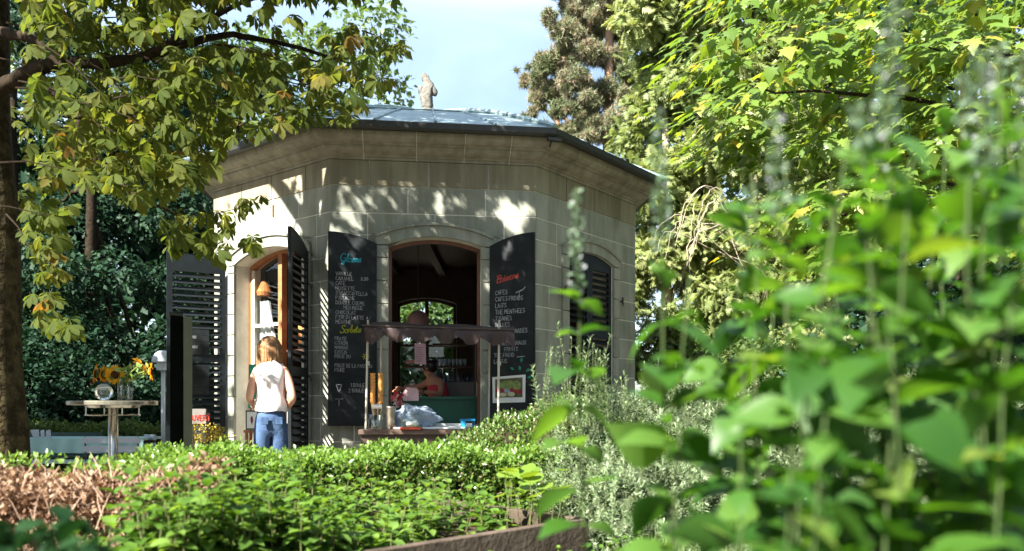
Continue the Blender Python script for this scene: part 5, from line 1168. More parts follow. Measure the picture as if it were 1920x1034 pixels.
# dense park wood closing the view
wc = wallclumps(-30, -9.5, 24, 27, .5, 9.5, 60, 1.3, 2.2, 301)+wallclumps(-9.5, -3.8, 25, 27, .5, 7.0, 22, 1.1, 1.9, 302)+wallclumps(-17, -8, 27.5, 29, .5, 9, 44, 1.5, 2.2, 309)+wallclumps(6, 34, 24, 27, .5, 13, 80, 1.4, 2.4, 303)
p, nn = clumps(38000, wc, .2, 1); N = len(p)
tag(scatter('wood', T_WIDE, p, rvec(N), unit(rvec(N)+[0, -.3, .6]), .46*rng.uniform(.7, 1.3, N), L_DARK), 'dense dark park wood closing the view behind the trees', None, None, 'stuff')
wc = wallclumps(-24, 24, -13, -10, .8, 9.5, 70, 1.6, 2.6, 304)+wallclumps(15, 18, -9, 12, .8, 10, 40, 1.6, 2.6, 305)+wallclumps(-26, -22, -9, 12, .8, 9, 34, 1.6, 2.6, 306)  # unseen foliage behind and beside the camera, added to cut sky fill
p, nn = clumps(15000, wc, .6, 1); N = len(p)
tag(scatter('wood', T_WIDE, p, rvec(N), unit(rvec(N)+[0, .3, .6]), .55*rng.uniform(.7, 1.3, N), L_DARK), 'unseen dark foliage added around the camera to block sky light', None, None, 'stuff')
# unseen tree added left of the frame to keep sun off the terrace
sc_ = wallclumps(-11.2, -8.0, 5.0, 8.6, 3.6, 6.4, 26, .9, 1.4, 307)
bgtree('shade_tree', 'broad unseen tree added left of the terrace to shade the chairs', (-9.6, 6.6, 0), .25, 5.6, sc_, 4200, T_WIDE, .34, L_MID)
# hedge behind the terrace
def boxhedge(name, label, A, B, hw, z0, z1, n, mat, size, t=T_SMALL, corecol=M_darkbark, jit=.09, group=None, tipmat=None, lump=.06, cat='hedge', core=True, tophf=.45):
    A, B = Vector((A[0], A[1], 0)), Vector((B[0], B[1], 0)); L = (B-A).length; e = (B-A)/L; nn = Vector((e.y, -e.x, 0))
    root = thing(name, label, cat, (A+B)/2, group)
    if nn.y > 0: nn = -nn
    def zt(s): s = np.asarray(s); return z1+lump*np.sin(s*5.1+A.x*3)*.6+lump*.5*np.sin(s*13.7+1)
    if core:
        b = MB(); h = hw-jit; ns = max(2, int(L/.2))
        for k in range(ns):
            s0, s1 = L*k/ns, L*(k+1)/ns; q = [A+e*s0+nn*h, A+e*s1+nn*h, A+e*s1-nn*h, A+e*s0-nn*h]; za, zb_ = float(zt(s0))-jit-.02, float(zt(s1))-jit-.02
            b.hexa([v+Vector((0, 0, z0)) for v in q]+[q[0]+Vector((0, 0, za)), q[1]+Vector((0, 0, zb_)), q[2]+Vector((0, 0, zb_)), q[3]+Vector((0, 0, za))])
        b.build('core', corecol, root)
    nt_ = int(n*tophf); s = rng.uniform(0, L, n); inn = np.abs(rng.normal(0, jit*.6, n)); top = np.arange(n) < nt_
    across = np.where(top, rng.uniform(-hw, hw, n), hw-inn*1.2)*np.where(top, 1, np.where(rng.random(n) < .88, 1, -1))
    z = np.where(top, zt(s)-inn, z0+(zt(s)-z0)*rng.random(n)**.8)
    rnd_ = np.clip((np.abs(across)/hw-.6)/.4, 0, 1)**2*.10; z = np.where(top, z-rnd_, z)
    p = np.array(A)+s[:, None]*np.array(e)+across[:, None]*np.array(nn); p[:, 2] = z; p += rng.normal(0, .012, p.shape)
    on = np.where(top[:, None], UP, np.sign(across)[:, None]*np.array(nn))
    d = unit(rvec(n)*.75+on*.75+[0, 0, .35]); nr = unit(rvec(n)*.7+on*.3+[0, 0, .5])
    scatter('foliage', t, p, d, nr, size*rng.uniform(.65, 1.25, n), mat, root)['kind'] = 'stuff'
    if tipmat:
        m = int(n*.10); s = rng.uniform(0, L, m); ac = rng.uniform(-hw, hw, m); hh = rng.random(m)**3*.06; P0 = np.array(A)+s[:, None]*np.array(e)+ac[:, None]*np.array(nn); P0[:, 2] = zt(s)+hh-.01
        cl = np.repeat(P0, 5, 0)+rng.normal(0, .010, (m*5, 3)); cl[:, 2] += np.tile([0, .008, .016, .022, .03], m); scatter('shoots', t, cl, unit(rvec(m*5)*.8+[0, 0, .7]), unit(rvec(m*5)+[0, 0, .5]), size*rng.uniform(.7, 1.2, m*5), tipmat, root)['kind'] = 'stuff'
    return root
boxhedge('hedge', 'clipped hedge behind the terrace chairs', (-12.5, 12.9), (-5.6, 12.5), .35, -.16, .66, 15000, L_MID, .055, tipmat=L_MID, jit=.08)

# right: pine with brown cones against the sky
pc = []
q = random.Random(77)
for (cx_, cy_, rr_) in ((1010, 160, 28), (1035, 120, 36), (1060, 60, 40), (1075, 150, 44), (1110, 100, 42), (1095, 200, 40), (1050, 205, 30), (1130, 40, 50), (1140, 170, 40), (1085, 10, 50), (1160, -20, 60), (1120, 245, 44), (1150, 110, 40), (1060, -40, 55), (1180, 60, 50), (1010, 120, 18), (985, 145, 14), (1000, 210, 16), (1030, 40, 18), (1160, 230, 46), (1075, 245, 34), (1190, 140, 46), (1040, 170, 34), (1100, 60, 44), (1195, 200, 40), (1005, 185, 22), (1055, 100, 34)):
    Y = q.uniform(21.5, 24); c = P(cx_, cy_, Y); r = rr_/F*Y; pc.append((tuple(c), (r*.78, r*.7, r*.6)))
    for _s in range(3): c2 = P(cx_+q.uniform(-1.3, 1.3)*rr_, cy_+q.uniform(-1, 1)*rr_, Y+q.uniform(-.5, .5)); pc.append((tuple(c2), (r*.32, r*.3, r*.22)))
bgtree('pine_tree', 'tall pine with brown cones against the sky behind the roof', (2.6, 23, 0), .32, 13, pc, 20000, T_PINE, .17, L_PINE, M_bark2, lo=.35, drp=.1, limbs=5, tkx=.2)
# small sunny conifer behind the corner and yews to the right
yc = wallclumps(2.15, 3.7, 14.6, 16, .4, 9.4, 44, .35, .75, 91)
bgtree('yew_tree', 'sunlit yew rising right behind the kiosk corner', (2.95, 15.3, 0), .16, 6.6, yc, 12000, T_YEW, .26, L_YEW, M_paleb, lo=.4, drp=-.4, group='sunlit yews')
yc = wallclumps(3.6, 6.2, 14, 16.5, .4, 9.6, 50, .4, .9, 92)
bgtree('yew_tree', 'broad sunlit yew with bare pale lower branches, right of the first yew', (4.7, 15.4, 0), .2, 7.8, yc, 12500, T_YEW, .26, L_YEW, M_paleb, lo=.4, drp=-.5, group='sunlit yews')
# bare drooping branches between them
br = thing('bare_branches', 'pale bare arching branches low beside the sunlit yews', 'branches', (3.6, 13, 0))
for k in range(11):
    x, y = random.uniform(1240, 1380), random.uniform(330, 430); Y = random.uniform(12.2, 13.4); p = P(x, y, Y); dx = random.uniform(-.9, -.1)
    limb(br, [(4.5, 14.3, 2.6+random.uniform(0, .8)), (4.1+random.uniform(-.2, .3), 13.6, random.uniform(3.2, 4)), p, p+Vector((dx*.6, -.1, -.35)), p+Vector((dx, -.1, -random.uniform(.7, 1.5)))], .011, .003, M_paleb, 'branch', 5, .035)
# back dark mass on the right
for i, (x, y, h, lab) in enumerate([(8.3, 14.5, 9, 'dark broadleaf tree behind the maple on the right'), (12, 15.5, 10, 'dark broadleaf tree at the right edge behind the maple'), (7.0, 19, 11, 'tall tree far right behind the yews')]):
    cs = wallclumps(x-2.2, x+2.2, y-1.2, y+1.2, .6, h, 36, .7, 1.3, 110+i)
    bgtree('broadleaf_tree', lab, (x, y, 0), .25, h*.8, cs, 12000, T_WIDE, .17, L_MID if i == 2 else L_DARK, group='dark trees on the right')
for i, (x, y, w, lab) in enumerate([(3.4, 12.3, 1.0, 'sunlit low bush at the right foot of the kiosk'), (5.6, 11.2, 1.4, 'shaded bush under the yews on the right'), (8.0, 10.4, 1.6, 'shaded bush at the far right under the maple')]):
    cs = wallclumps(x-w, x+w, y-.4, y+.4, .2, 1.9, 16, .4, .75, 160+i); root = thing('shrub', lab, 'bush', (x, y, 0), 'shrubs on the right')
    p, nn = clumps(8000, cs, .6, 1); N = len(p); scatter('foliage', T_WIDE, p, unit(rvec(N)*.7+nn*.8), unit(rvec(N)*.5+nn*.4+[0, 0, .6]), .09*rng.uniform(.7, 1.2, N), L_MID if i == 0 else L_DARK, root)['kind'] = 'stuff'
    b = MB(); [b.tube([(x+random.uniform(-.4, .4), y, 0), (x+random.uniform(-.8, .8), y, 1.4)], [.03, .012], 6) for _ in range(5)]; b.build('stems', M_darkbark, root)

# ---- maple on the right: flat sunlit sprays on long branches
MT = Vector((7.6, 8.6, 0)); mp_ = thing('maple_tree', 'maple with bright yellow green leaf layers on the right', 'tree', MT)
limb(mp_, [MT, MT+Vector((-.1, 0, 2.5)), MT+Vector((.1, .1, 5)), MT+Vector((.2, 0, 8))], .22, .08, M_darkbark, 'trunk', 12, .02)
MPOLY = [(1330, -10), (1380, -150), (1990, -150), (1990, 520), (1800, 470), (1690, 440), (1560, 500), (1440, 500), (1400, 450), (1420, 380), (1370, 300), (1300, 240), (1270, 180), (1290, 110)]
sp_c = pick(MPOLY, 300, 6.0, 9.4); pos, dd, nn, = [], [], []
for c in sp_c:
    k = random.randint(12, 24); R_ = random.uniform(.25, .5); off = np.stack([rng.uniform(-R_, R_, k), rng.uniform(-R_, R_, k)*.8, rng.normal(0, .035, k)], 1); off[:, 2] -= .28*(off[:, 0]**2+off[:, 1]**2)**.5*.5+off[:, 0]*(-.18)
    pos.append(c+off); dd.append(unit(np.stack([off[:, 0]-.15, off[:, 1]-.1, -.16-.2*rng.random(k)], 1))); nn.append(unit(rvec(k)*.28+[-.22, -.12, 1]))
pos, dd, nn = map(np.concatenate, (pos, dd, nn)); px, py = project(pos); ok = ~((px < 1290) & (py < 60)) & (px > 1190); pos, dd, nn = pos[ok], dd[ok], nn[ok]
o_ = np.argsort(pos[:, 1]); pos, dd, nn = pos[o_], dd[o_], nn[o_]; szs = rng.uniform(.11, .165, len(pos))
single_leaves('leaf', [T_MAPLE], pos, dd, nn, szs, L_MAPLE, mp_, 300)
scatter('leaves', T_MAPLE, pos[300:], dd[300:], nn[300:], szs[300:], L_MAPLE, mp_)['kind'] = 'stuff'
for k in range(22):
    c = Vector(sp_c[k*5]); z = c.z+random.uniform(-.2, .5); s = MT+Vector((0, 0, max(1.6, min(7.5, z-.6)))); limb(mp_, [s, s.lerp(c, .4)+Vector((0, 0, .35)), s.lerp(c, .75)+Vector((0, 0, .2)), c+Vector((0, 0, -.03))], .05, .007, M_darkbark, 'limb', 6, .03)
# inner shaded crown
ip = pick([(1480, -150), (1990, -150), (1990, 420), (1700, 380), (1520, 300)], 1800, 9.2, 11.5); N = len(ip)
scatter('inner_leaves', T_MAPLE, ip, unit(rvec(N)+[0, 0, -.3]), unit(rvec(N)*.5+[0, 0, 1]), rng.uniform(.13, .19, N), L_MAPLE, mp_)['kind'] = 'stuff'

# ---- box hedges and mounds in the middle ground
boxhedge('box_hedge', 'fresh green box hedge running across before the kiosk', (-2.15, 4.68), (.30, 5.35), .34, 0, .695, 40000, L_BOX, .034, tipmat=L_BOXT, jit=.10, lump=.035)
boxhedge('box_hedge', 'pinkish brown dead stretch of box hedge at the lower left', (-3.6, 3.0), (-1.30, 3.62), .33, 0, .755, 24000, L_DEAD, .030, t=T_OVAL, corecol=M_bark2, jit=.13, lump=.03, tophf=.35)
tw = MB(); dh = bpy.data.objects['box_hedge.001']
for k in range(1500):
    s = random.random(); ax = -3.6+2.3*s; ay = 3.0+.62*s-.34+random.uniform(-.03, .14); z = random.uniform(.1, .74); p = Vector((ax, ay, z)); q = p+Vector((random.uniform(-.09, .09), random.uniform(-.06, .04), random.uniform(.04, .14))); tw.tube([p, p.lerp(q, .5)+Vector((random.uniform(-.012, .012), 0, 0)), q], [.0024, .0018, .001], 4, caps=False)
tw.build('twigs', surf('dead_twig', (.30, .19, .13), .9, .1, col2=(.48, .35, .26), scale=12), dh)['kind'] = 'stuff'
b = np.stack([rng.uniform(-2.6, -1.2, 1500), rng.uniform(3.3, 4.0, 1500), rng.uniform(.73, .80, 1500)], 1); b = b[(np.sin(b[:, 0]*7)+np.sin(b[:, 0]*3.1+1)) > .2]; N = len(b)
scatter('green_shoots', T_SMALL, b, unit(rvec(N)+[0, 0, .6]), unit(rvec(N)+[0, 0, .5]), .034*rng.uniform(.7, 1.2, N), L_BOXT, dh)['kind'] = 'stuff'
def mound(name, label, cs, n, t, size, mat, group=None, cat='bush', twig=M_darkbark, tilt=.5, core=True):
    c0 = cs[0][0]; root = thing(name, label, cat, (c0[0], c0[1], 0), group)
    p, nn = clumps(n, cs, .80, 1.0); ok = p[:, 2] > .05; p, nn = p[ok], nn[ok]; N = len(p)
    scatter('foliage', t, p, unit(rvec(N)*.7+nn*.7+[0, 0, tilt]), unit(rvec(N)*.6+nn*.5+[0, 0, .3]), size*rng.uniform(.65, 1.25, N), mat, root)['kind'] = 'stuff'
    if core:
        b = MB()
        for c, r in cs: b.lathe((c[0], c[1], c[2]), [(r[0]*.80*math.sin(R(a)), -r[2]*.80*math.cos(R(a))) for a in range(5, 180, 17)], 14)
        b.build('core', twig, root)
    return root
bc_ = [((.02, 5.75, .50), (.42, .40, .50)), ((.36, 5.7, .55), (.42, .40, .57)), ((-.28, 5.55, .42), (.35, .35, .45)), ((.62, 5.45, .5), (.35, .35, .5))]
mound('box_bush', 'rounded box bush swelling up left of the rosemary', bc_, 32000, T_SMALL, .030, L_BOX)
# rosemary: many upright needle-clad sprigs
def sprigs(root, bases, dirs, lens, nper, nl, mat, stemmat, name='sprigs', wd=1.0, curve=.15):
    P_, D_, N_, S_ = [], [], [], []; st = MB()
    for bse, d, ln in zip(bases, dirs, lens):
        bse, d = Vector(bse), Vector(d).normalized(); sd = Vector([random.gauss(0, 1) for _ in range(3)])*curve; tip = bse+d*ln+sd*ln*.5; midp = bse+d*ln*.5
        st.tube([bse, midp+sd*ln*.1, tip], [.0022, .0018, .001], 4, caps=False)
        for k in range(nper):
            t = .08+.92*k/nper; c = bse.lerp(midp+sd*ln*.1, t*2) if t < .5 else (midp+sd*ln*.1).lerp(tip, (t-.5)*2)
            ra = Vector([random.gauss(0, 1) for _ in range(3)]); ra = (ra-d*ra.dot(d)).normalized(); dn = (ra*(.9 if t < .9 else .45)+d*.65+Vector((0, 0, -.1))).normalized()
            P_.append(c); D_.append(dn); N_.append(d); S_.append(nl*(1.05-.45*t)*random.uniform(.8, 1.15))
    scatter(name, T_ROSN, np.array(P_), np.array(D_), np.array(N_), np.array(S_), mat, root)['kind'] = 'stuff'
    st.build('twigs', stemmat, root)['kind'] = 'stuff'
T_ROSN = tmpl([(-.06, 0, 0), (.06, 0, 0), (.08, .55, -.03), (-.08, .55, -.03), (0, 1, -.14)], [(0, 1, 2), (0, 2, 3), (3, 2, 4)])
M_rst = surf('rosemary_stem', (.09, .11, .05), .8, .2)
M_core = surf('rosemary_core', (.03, .045, .022), .95, .1, col2=(.07, .085, .045), scale=30, bump=1, bscale=60)
def rosemary(label, cs, n, ln, nl, lo=.7, group='rosemary bushes', corem=M_core, tall=()):
    c0 = cs[0][0]; root = thing('rosemary_bush', label, 'bush', (c0[0], c0[1], 0), group)
    p, nn = clumps(n, cs, lo, .98); ok = (p[:, 2] > .03) & (nn[:, 1] < .6); p, nn = p[ok], nn[ok]
    d = unit(rvec(len(p))*.45+nn*.55+[0, 0, .75]); l = rng.uniform(.6, 1.3, len(p))*ln
    p, d, l = list(p-d*l[:, None]*.55), list(d), list(l)
    for (px_, py0, py1, Y) in [t for t in tall for _ in (0, 1)]:
        px_ += random.uniform(-9, 9); py0 += random.uniform(0, 26); a, c = P(px_, py1, Y), P(px_+random.uniform(-12, 12), py0, Y); p.append(np.array(a)); d.append(np.array((c-a).normalized())); l.append((c-a).length)
    if tall: sprigs(root, p[-2*len(tall):], d[-2*len(tall):], l[-2*len(tall):], 46, .052, L_ROSE, M_rst, 'tall_sprigs')
    sprigs(root, p, d, l, 27, nl, L_ROSE, M_rst)
    b = MB()
    for c, r in cs: b.lathe(c, [(r[0]*.60*math.sin(R(a)), -r[2]*.68*math.cos(R(a))) for a in range(5, 180, 17)], 12)
    b.build('core', corem, root)
    return root
rosemary('sunlit grey green rosemary bush with tall upright sprigs before the right face', [((.55, 4.6, .56), (.42, .42, .60)), ((.98, 4.7, .60), (.48, .45, .66)), ((.62, 4.15, .40), (.40, .38, .48)), ((1.15, 4.35, .50), (.48, .42, .60))], 2300, .19, .042,
         tall=((1078, 612, 800, 4.3), (1096, 640, 800, 4.25), (1112, 628, 800, 4.35), (1124, 655, 800, 4.3), (1030, 650, 780, 4.3), (1012, 665, 790, 4.25), (1138, 668, 800, 4.4), (1180, 700, 800, 4.4), (1200, 690, 820, 4.4), (1063, 690, 800, 4.2), (1105, 690, 800, 4.2), (1145, 700, 800, 4.2)))
rosemary('shaded dark rosemary bush further right behind the leafy stems', [((1.75, 4.7, .60), (.5, .45, .70)), ((2.4, 4.9, .60), (.6, .45, .70)), ((1.7, 4.1, .45), (.5, .42, .55)), ((2.3, 4.1, .42), (.6, .42, .50)), ((3.1, 4.8, .55), (.6, .45, .65))], 1700, .20, .044)
rosemary('low rosemary bush at the lower right behind the leafy stems', [((1.05, 3.2, .24), (.42, .35, .34)), ((1.55, 3.1, .26), (.45, .35, .36)), ((2.1, 3.2, .26), (.5, .35, .36))], 800, .16, .042)

# ---- raised herb bed
C1, E1, E2 = Vector((.371, 3.84, 0)), Vector((-.72, -.70, 0)).normalized(), Vector((-.70, .72, 0)).normalized()
bed = thing('raised_bed', 'weathered brown timber planter of mint', 'planter', C1+E1*1.2+E2*.6)
def plank(a, bb, th, z0, z1, inward):
    n = inward*th; m = MB(); m.hexa([a+Vector((0, 0, z0)), bb+Vector((0, 0, z0)), bb+n+Vector((0, 0, z0)), a+n+Vector((0, 0, z0)), a+Vector((0, 0, z1)), bb+Vector((0, 0, z1)), bb+n+Vector((0, 0, z1)), a+n+Vector((0, 0, z1))]); m.build('plank', M_bedwood, bed, bevel=.004)
Lb, Wb = 2.7, 1.25
for z0, z1 in ((.0, .165), (.170, .335), (.340, .50)):
    plank(C1+E1*.002, C1+E1*Lb, .045, z0, z1, E2)
    plank(C1+E2*.047, C1+E2*Wb, .045, z0, z1, E1)
    plank(C1+E2*(Wb-.045)+E1*.047, C1+E2*(Wb-.045)+E1*Lb, .045, z0, z1, E2)
    plank(C1+E1*(Lb-.045)+E2*.047, C1+E1*(Lb-.045)+E2*(Wb-.047), .045, z0, z1, E1)
so1 = MB(); q4 = [C1+E1*.05+E2*.05, C1+E1*(Lb-.05)+E2*.05, C1+E1*(Lb-.05)+E2*(Wb-.05), C1+E1*.05+E2*(Wb-.05)]; so1.hexa([v+Vector((0, 0, .0)) for v in q4]+[v+Vector((0, 0, .43)) for v in q4]); so1.build('soil', M_soil, bed)
# mint plants
def herb(stems, hts, nl, size, t, mat, sm, name, parent=None, lean=.12, step=.035):
    P_, D_, N_, S_ = [], [], [], []; st = MB()
    for bse, h in zip(stems, hts):
        bse = Vector(bse); ln = Vector((random.gauss(0, lean), random.gauss(0, lean), 1)).normalized(); tip = bse+ln*h; st.tube([bse, bse.lerp(tip, .5)+Vector((random.gauss(0, .006), 0, 0)), tip], [.0032, .0028, .0018], 4, caps=False)
        k = max(3, int(h/step)); a0 = random.uniform(0, 3.14)
        for i in range(k):
            t_ = (i+1)/k; c = bse+ln*h*t_; a = a0+i*math.pi/2
            for s in (0, math.pi):
                if t_ < .25 and random.random() < .6: continue
                dd_ = Vector((math.cos(a+s), math.sin(a+s), .35+(.7 if i == k-1 else 0)+random.uniform(-.25, .25))); P_.append(c); D_.append(dd_); N_.append(Vector((-math.cos(a+s)*.5, -math.sin(a+s)*.5, 1))+Vector([random.gauss(0, .18) for _ in range(3)])); S_.append(size*(1.15-.5*t_)*random.uniform(.75, 1.2))
    o = scatter(name, t, np.array(P_), np.array(D_), np.array(N_), np.array(S_), mat, parent); o['kind'] = 'stuff'
    s2 = st.build('stems' if parent else 'mint_stems', sm, parent); s2['kind'] = 'stuff'; return o, s2
M_mst = surf('mint_stem', (.06, .10, .03), .7, .2, col2=(.11, .09, .04), scale=8)
def inbed(n, a0, a1, b0, b1):
    return [C1+E1*random.uniform(a0, a1)+E2*random.uniform(b0, b1)+Vector((0, 0, .42)) for _ in range(n)]
st1 = inbed(700, .95, 2.62, .08, 1.18); st2 = inbed(75, .12, .95, .25, 1.12)
MP = [(140, 1200), (150, 1015), (290, 960), (420, 915), (560, 900), (1200, 880), (1200, 1200)]
def mok(p):
    a = np.array([(p.x, p.y, .62)]); x_, y_ = project(a); return bool(in_poly(x_, y_, MP)[0])
st1 = [p for p in st1 if mok(p)]
h1 = [(.20+.05*math.sin(p.x*5+1)+.05*math.sin(p.y*6+p.x*3))*random.uniform(.65, 1.45) for p in st1]; h2 = [random.uniform(.10, .24) for _ in st2]
mroot = thing('mint_patch', 'dense bright green mint filling the timber planter', 'mint', C1+E1*1.6+E2*.8, kind='stuff')
herb(st1+st2, h1+h2, 0, .082, T_MINT, L_MINT, M_mst, 'foliage', mroot, .16, .042)
# taller mint behind the bed, in front of the hedge
st3 = [Vector((random.uniform(-1.9, .15), 0, .0)) for _ in range(230)]
for p in st3: p.y = 4.18+.27*(p.x+1.9)*.9+random.uniform(-.22, .12)
h3 = [random.uniform(.34, .54) for _ in st3]
m2 = thing('mint_patch', 'taller darker mint growing between planter and green hedge', 'mint', (-.9, 4.4, 0), kind='stuff')
herb(st3, h3, 0, .062, T_MINT, L_MINT, M_mst, 'foliage', m2, .08)
st4 = [C1+E1*random.uniform(-.15, 1.5)-E2*random.uniform(.06, .26) for _ in range(75)]; h4 = [random.uniform(.30, .44) for _ in st4]
m4 = thing('mint_patch', 'low green mint growing outside the front board of the planter', 'mint', C1+E1*.5-E2*.2, kind='stuff')
herb(st4, h4, 0, .06, T_MINT, L_MINT, M_mst, 'foliage', m4, .08)
# round leaved plant at the bed corner
nst = thing('nasturtium', 'yellow green round leaved plant at the right corner of the planter', 'plant', C1+E1*.35+E2*.35+Vector((0, 0, .43)))
k = 16; v = [(0, .0, 0)]+[(.5*math.cos(2*math.pi*i/k)*(1+.05*(i % 2)), .5*math.sin(2*math.pi*i/k)*(1+.05*(i % 2)), .07*(1+.4*(i % 2))) for i in range(k)]; T_ROUND = tmpl(v, [(0, 1+i, 1+(i+1) % k) for i in range(k)])
npos = []; b = MB()
for i in range(34):
    px_, py_ = random.uniform(935, 1060), random.uniform(880, 945); Y = 3.95+random.uniform(-.25, .35); p = P(px_, py_, Y); npos.append(p); g0 = C1+E1*random.uniform(.1, .6)+E2*random.uniform(.1, .9)+Vector((0, 0, .42)); g0 = Vector((p.x+random.uniform(-.05, .05), p.y+random.uniform(-.05, .05), .43)); b.tube([g0, g0.lerp(p, .5)+Vector((.01, 0, 0)), p], [.002, .0018, .0014], 4)
b.build('stalks', M_mst, nst); N = len(npos); npos = np.array(npos); single_leaves('leaf', [T_ROUND], npos, unit(rvec(N)*[1, 1, .2]), unit(rvec(N)*.35+[-.1, -.1, 1]), rng.uniform(.055, .10, N), L_NAST, nst, N)

# grass tufts right of the bed
N = 2600; gp = np.stack([rng.uniform(.38, 1.7, N), rng.uniform(2.6, 4.2, N), np.zeros(N)], 1); gp = gp[~((gp[:, 0]+gp[:, 1] < 4.25) & (gp[:, 0] < .45))]; N = len(gp)
T_BLADE = tmpl([(-.012, 0, 0), (.012, 0, 0), (-.010, .5, .0), (.010, .5, .0), (0, 1, -.16)], [(0, 1, 3), (0, 3, 2), (2, 3, 4)])
gr = scatter('grass', T_BLADE, gp, unit(rvec(N)*.35+[0, 0, 1]), unit(rvec(N)+[0, 0, .05]), rng.uniform(.2, .52, N), L_GRASS); tag(gr, 'long fine grass beside the right end of the planter', None, None, 'stuff')
# yellow flowering plant by the left shutter
yf = thing('goldenrod', 'yellow flowering plant at the foot of the left shutter', 'plant', P(385, 880, 8.3).xy.to_3d()); fl = []; b = MB()
for i in range(14):
    px_ = random.uniform(360, 425); top = P(px_, random.uniform(790, 822), 8.3+random.uniform(-.2, .2)); b.tube([(top.x+random.uniform(-.05, .05), top.y, 0), top], [.006, .004], 5)
    for k in range(46): fl.append(top+Vector((random.gauss(0, .035), random.gauss(0, .03), -abs(random.gauss(0, .10)))))
b.build('stems', M_mst, yf); fl = np.array(fl); N = len(fl); scatter('blossoms', T_SMALL, fl, rvec(N), rvec(N), rng.uniform(.02, .035, N), leafmat('yellow_blossom', [(0, (.35, .28, .03)), (1, (.60, .45, .03))], .3, .7, (1, 1, .7)), yf)['kind'] = 'stuff'
ffl = P(448, 812, 8.2)
# dark leaves at the lower left corner, close to the lens
dk = thing('laurel_sprig', 'dark blurred leafy sprig close at the bottom left corner', 'plant', (-.75, 1.25, 0)); N = 120
p = pick([(-60, 1000), (60, 985), (150, 968), (200, 1010), (215, 1080), (-60, 1080)], N, 1.1, 1.45); single_leaves('leaf', [T_MINT], p, unit(rvec(N)+[0, 0, .3]), unit(rvec(N)*.6+[0, 0, 1]), rng.uniform(.03, .05, N), leafmat('sprig_dark', [(0, (.006, .024, .008)), (1, (.016, .045, .015))], .3, .6, (1.2, 1.5, .6), .08), dk, N)
b = MB(); [b.tube([(-.75+random.uniform(-.1, .1), 1.3, 0), Vector(p[i*9])], [.005, .002], 4) for i in range(12)]; b.build('stems', M_darkbark, dk)

# ---- foreground leafy stems with pale flower spikes
M_bst = surf('balm_stem', (.035, .07, .02), .8, .1, col2=(.06, .07, .03), scale=10)
M_flw = leafmat('pale_floret', [(0, (.05, .10, .045)), (.85, (.10, .15, .09)), (.95, (.22, .25, .22)), (1, (.45, .45, .48))], .3, .6, (1, 1, 1))
def balm(i, x, Y, ytop, lean, spike, size, lab, leaf0=.35, gap=.075):
    base = Vector(((x-CX)/F*Y, Y, 0)); top = P(x+lean, ytop, Y+random.uniform(-.1, .1)); root = thing('herb_stem', lab, 'plant', base, 'tall leafy stems close to the camera')
    bow = Vector((random.uniform(-.05, .05), random.uniform(-.03, .03), 0)); pts = []
    for k in range(13): t = k/12; pts.append(base.lerp(top, t)+bow*math.sin(math.pi*t)+Vector((random.uniform(-.004, .004), 0, 0)))
    b = MB(); b.tube(pts, [.0036-.0024*k/12 for k in range(13)], 6); b.build('stem', M_bst, root, smooth=True)
    H = (top-base).length; z = leaf0*H; a = random.uniform(0, 3.14); pos, dd, nn, ss = [], [], [], []
    end = H*(1-spike)
    while z < end:
        t = z/H; k = min(11, int(t*12)); c = pts[k].lerp(pts[k+1], t*12-k)
        for s in (0, math.pi):
            q = a+s; el = random.uniform(-.55, .95); sz = size*random.choice((.7, 1, 1, 1.25))*(1.0 if t < .75 else 1.0-.9*(t-.75)/.25*.6)*random.uniform(.75, 1.15)
            d = Vector((math.cos(q), math.sin(q), el)); pos.append(c); dd.append(d); nn.append(Vector((-math.cos(q)*el, -math.sin(q)*el, 1))+Vector([random.gauss(0, .42) for _ in range(3)])); ss.append(sz)
            if random.random() < .55:
                pos.append(c+d*.012); dd.append(Vector((math.cos(q+.5), math.sin(q+.5), .9))); nn.append(Vector((-math.cos(q), -math.sin(q), 1))); ss.append(sz*.42)
        a += math.pi/2+random.uniform(-.5, .5); z += gap*random.uniform(.8, 1.2)
    pos, dd, nn, ss = np.array(pos), np.array(dd), np.array(nn), np.array(ss)
    single_leaves('leaf', [T_BIG], pos, dd, nn, ss, L_BALM, root, len(pos))
    if spike > .02:
        P_, D_ = [], []
        z = end
        while z < H:
            t = z/H; k = min(11, int(t*12)); c = pts[k].lerp(pts[k+1], t*12-k); rr2 = .007*(1.25-.6*(z-end)/(H-end))
            for _ in range(16): v = Vector([random.gauss(0, 1) for _ in range(3)]).normalized(); P_.append(c+v*rr2); D_.append(v)
            z += .021
        if P_: scatter('flower_spike', T_OVAL, np.array(P_), np.array(D_), rvec(len(P_)), rng.uniform(.008, .014, len(P_)), M_flw, root)['kind'] = 'stuff'
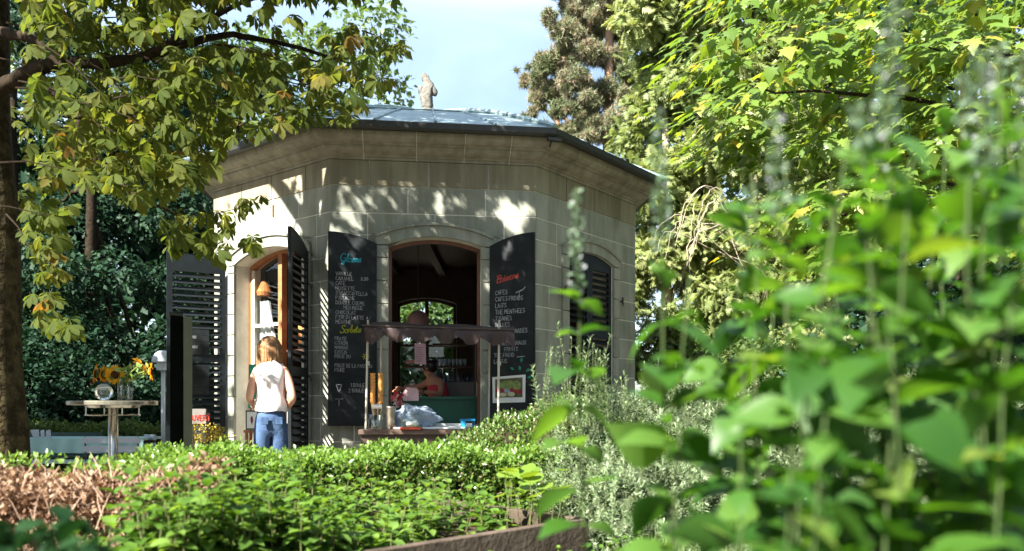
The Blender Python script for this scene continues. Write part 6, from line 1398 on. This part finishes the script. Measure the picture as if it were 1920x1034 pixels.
specs = [(1165, 1.5, 350, -85, .14), (1290, 1.25, 215, -60, .13), (1360, 1.2, 520, -70, .02), (1375, 1.4, 400, 20, .02), (1415, 1.1, 330, 0, .02), (1450, 1.3, 360, -40, .03), (1480, 1.0, 200, -30, .10), (1510, 1.25, 340, 50, .02), (1540, .92, 430, 20, .02), (1575, 1.5, 440, -30, .02), (1600, 1.0, 190, 10, .04), (1645, 1.2, 220, 20, .04), (1680, .95, -20, 0, .10), (1720, 1.3, 400, 30, .02), (1750, 1.05, 150, 50, .03), (1785, 1.2, 260, 30, .03), (1820, 1.0, 100, 20, .09), (1855, 1.25, 90, 20, .03), (1895, 1.3, 90, 20, .10), (1925, .95, 220, -20, .02), (1430, 1.45, 580, 20, .02), (1620, 1.4, 540, -30, .02), (1375, 1.2, 800, 10, .02), (1410, 1.05, 700, -10, .02), (1490, .92, 640, 20, .02), (1700, .9, 580, -30, .02), (1790, 1.4, 540, -20, .02), (1880, .88, 540, 20, .02), (1440, .85, 880, 40, .02), (1570, .85, 780, -20, .02), (1370, 1.1, 930, 20, .02), (1500, 1.15, 300, -30, .02), (1560, 1.05, 260, 30, .02), (1630, .95, 330, 40, .02), (1665, 1.35, 290, -20, .02), (1735, .9, 300, -30, .02), (1770, 1.35, 180, 0, .02), (1830, .92, 330, -20, .02), (1870, 1.1, 140, 10, .02), (1910, 1.15, 250, -20, .02)]
ORD = ['first', 'second', 'third', 'fourth', 'fifth', 'sixth', 'seventh', 'eighth', 'ninth', 'tenth', 'eleventh', 'twelfth']+['%dth' % k for k in range(13, 21)]+['21st', '22nd', '23rd']+['%dth' % k for k in range(24, 31)]+['31st', '32nd', '33rd', '34th']+['%dth' % k for k in range(35, 41)]+['41st', '42nd', '43rd']
for i, (x, Y, yt, ln, sp) in enumerate(sorted(specs)):
    hgt = 'tall' if yt < 250 else 'medium' if yt < 520 else 'short'
    nb = 'over the rosemary' if x < 1300 else 'before the yews' if x < 1500 else 'under the maple' if x < 1750 else 'near the right picture edge'
    balm(i, x, Y, yt, ln, sp, .094*Y**.3, '%s %s blurred leafy stem %s, %s from the left' % (hgt, 'spiked' if sp > .05 else 'green', nb, ORD[i]), leaf0=.52 if x < 1200 else .10, gap=.070)
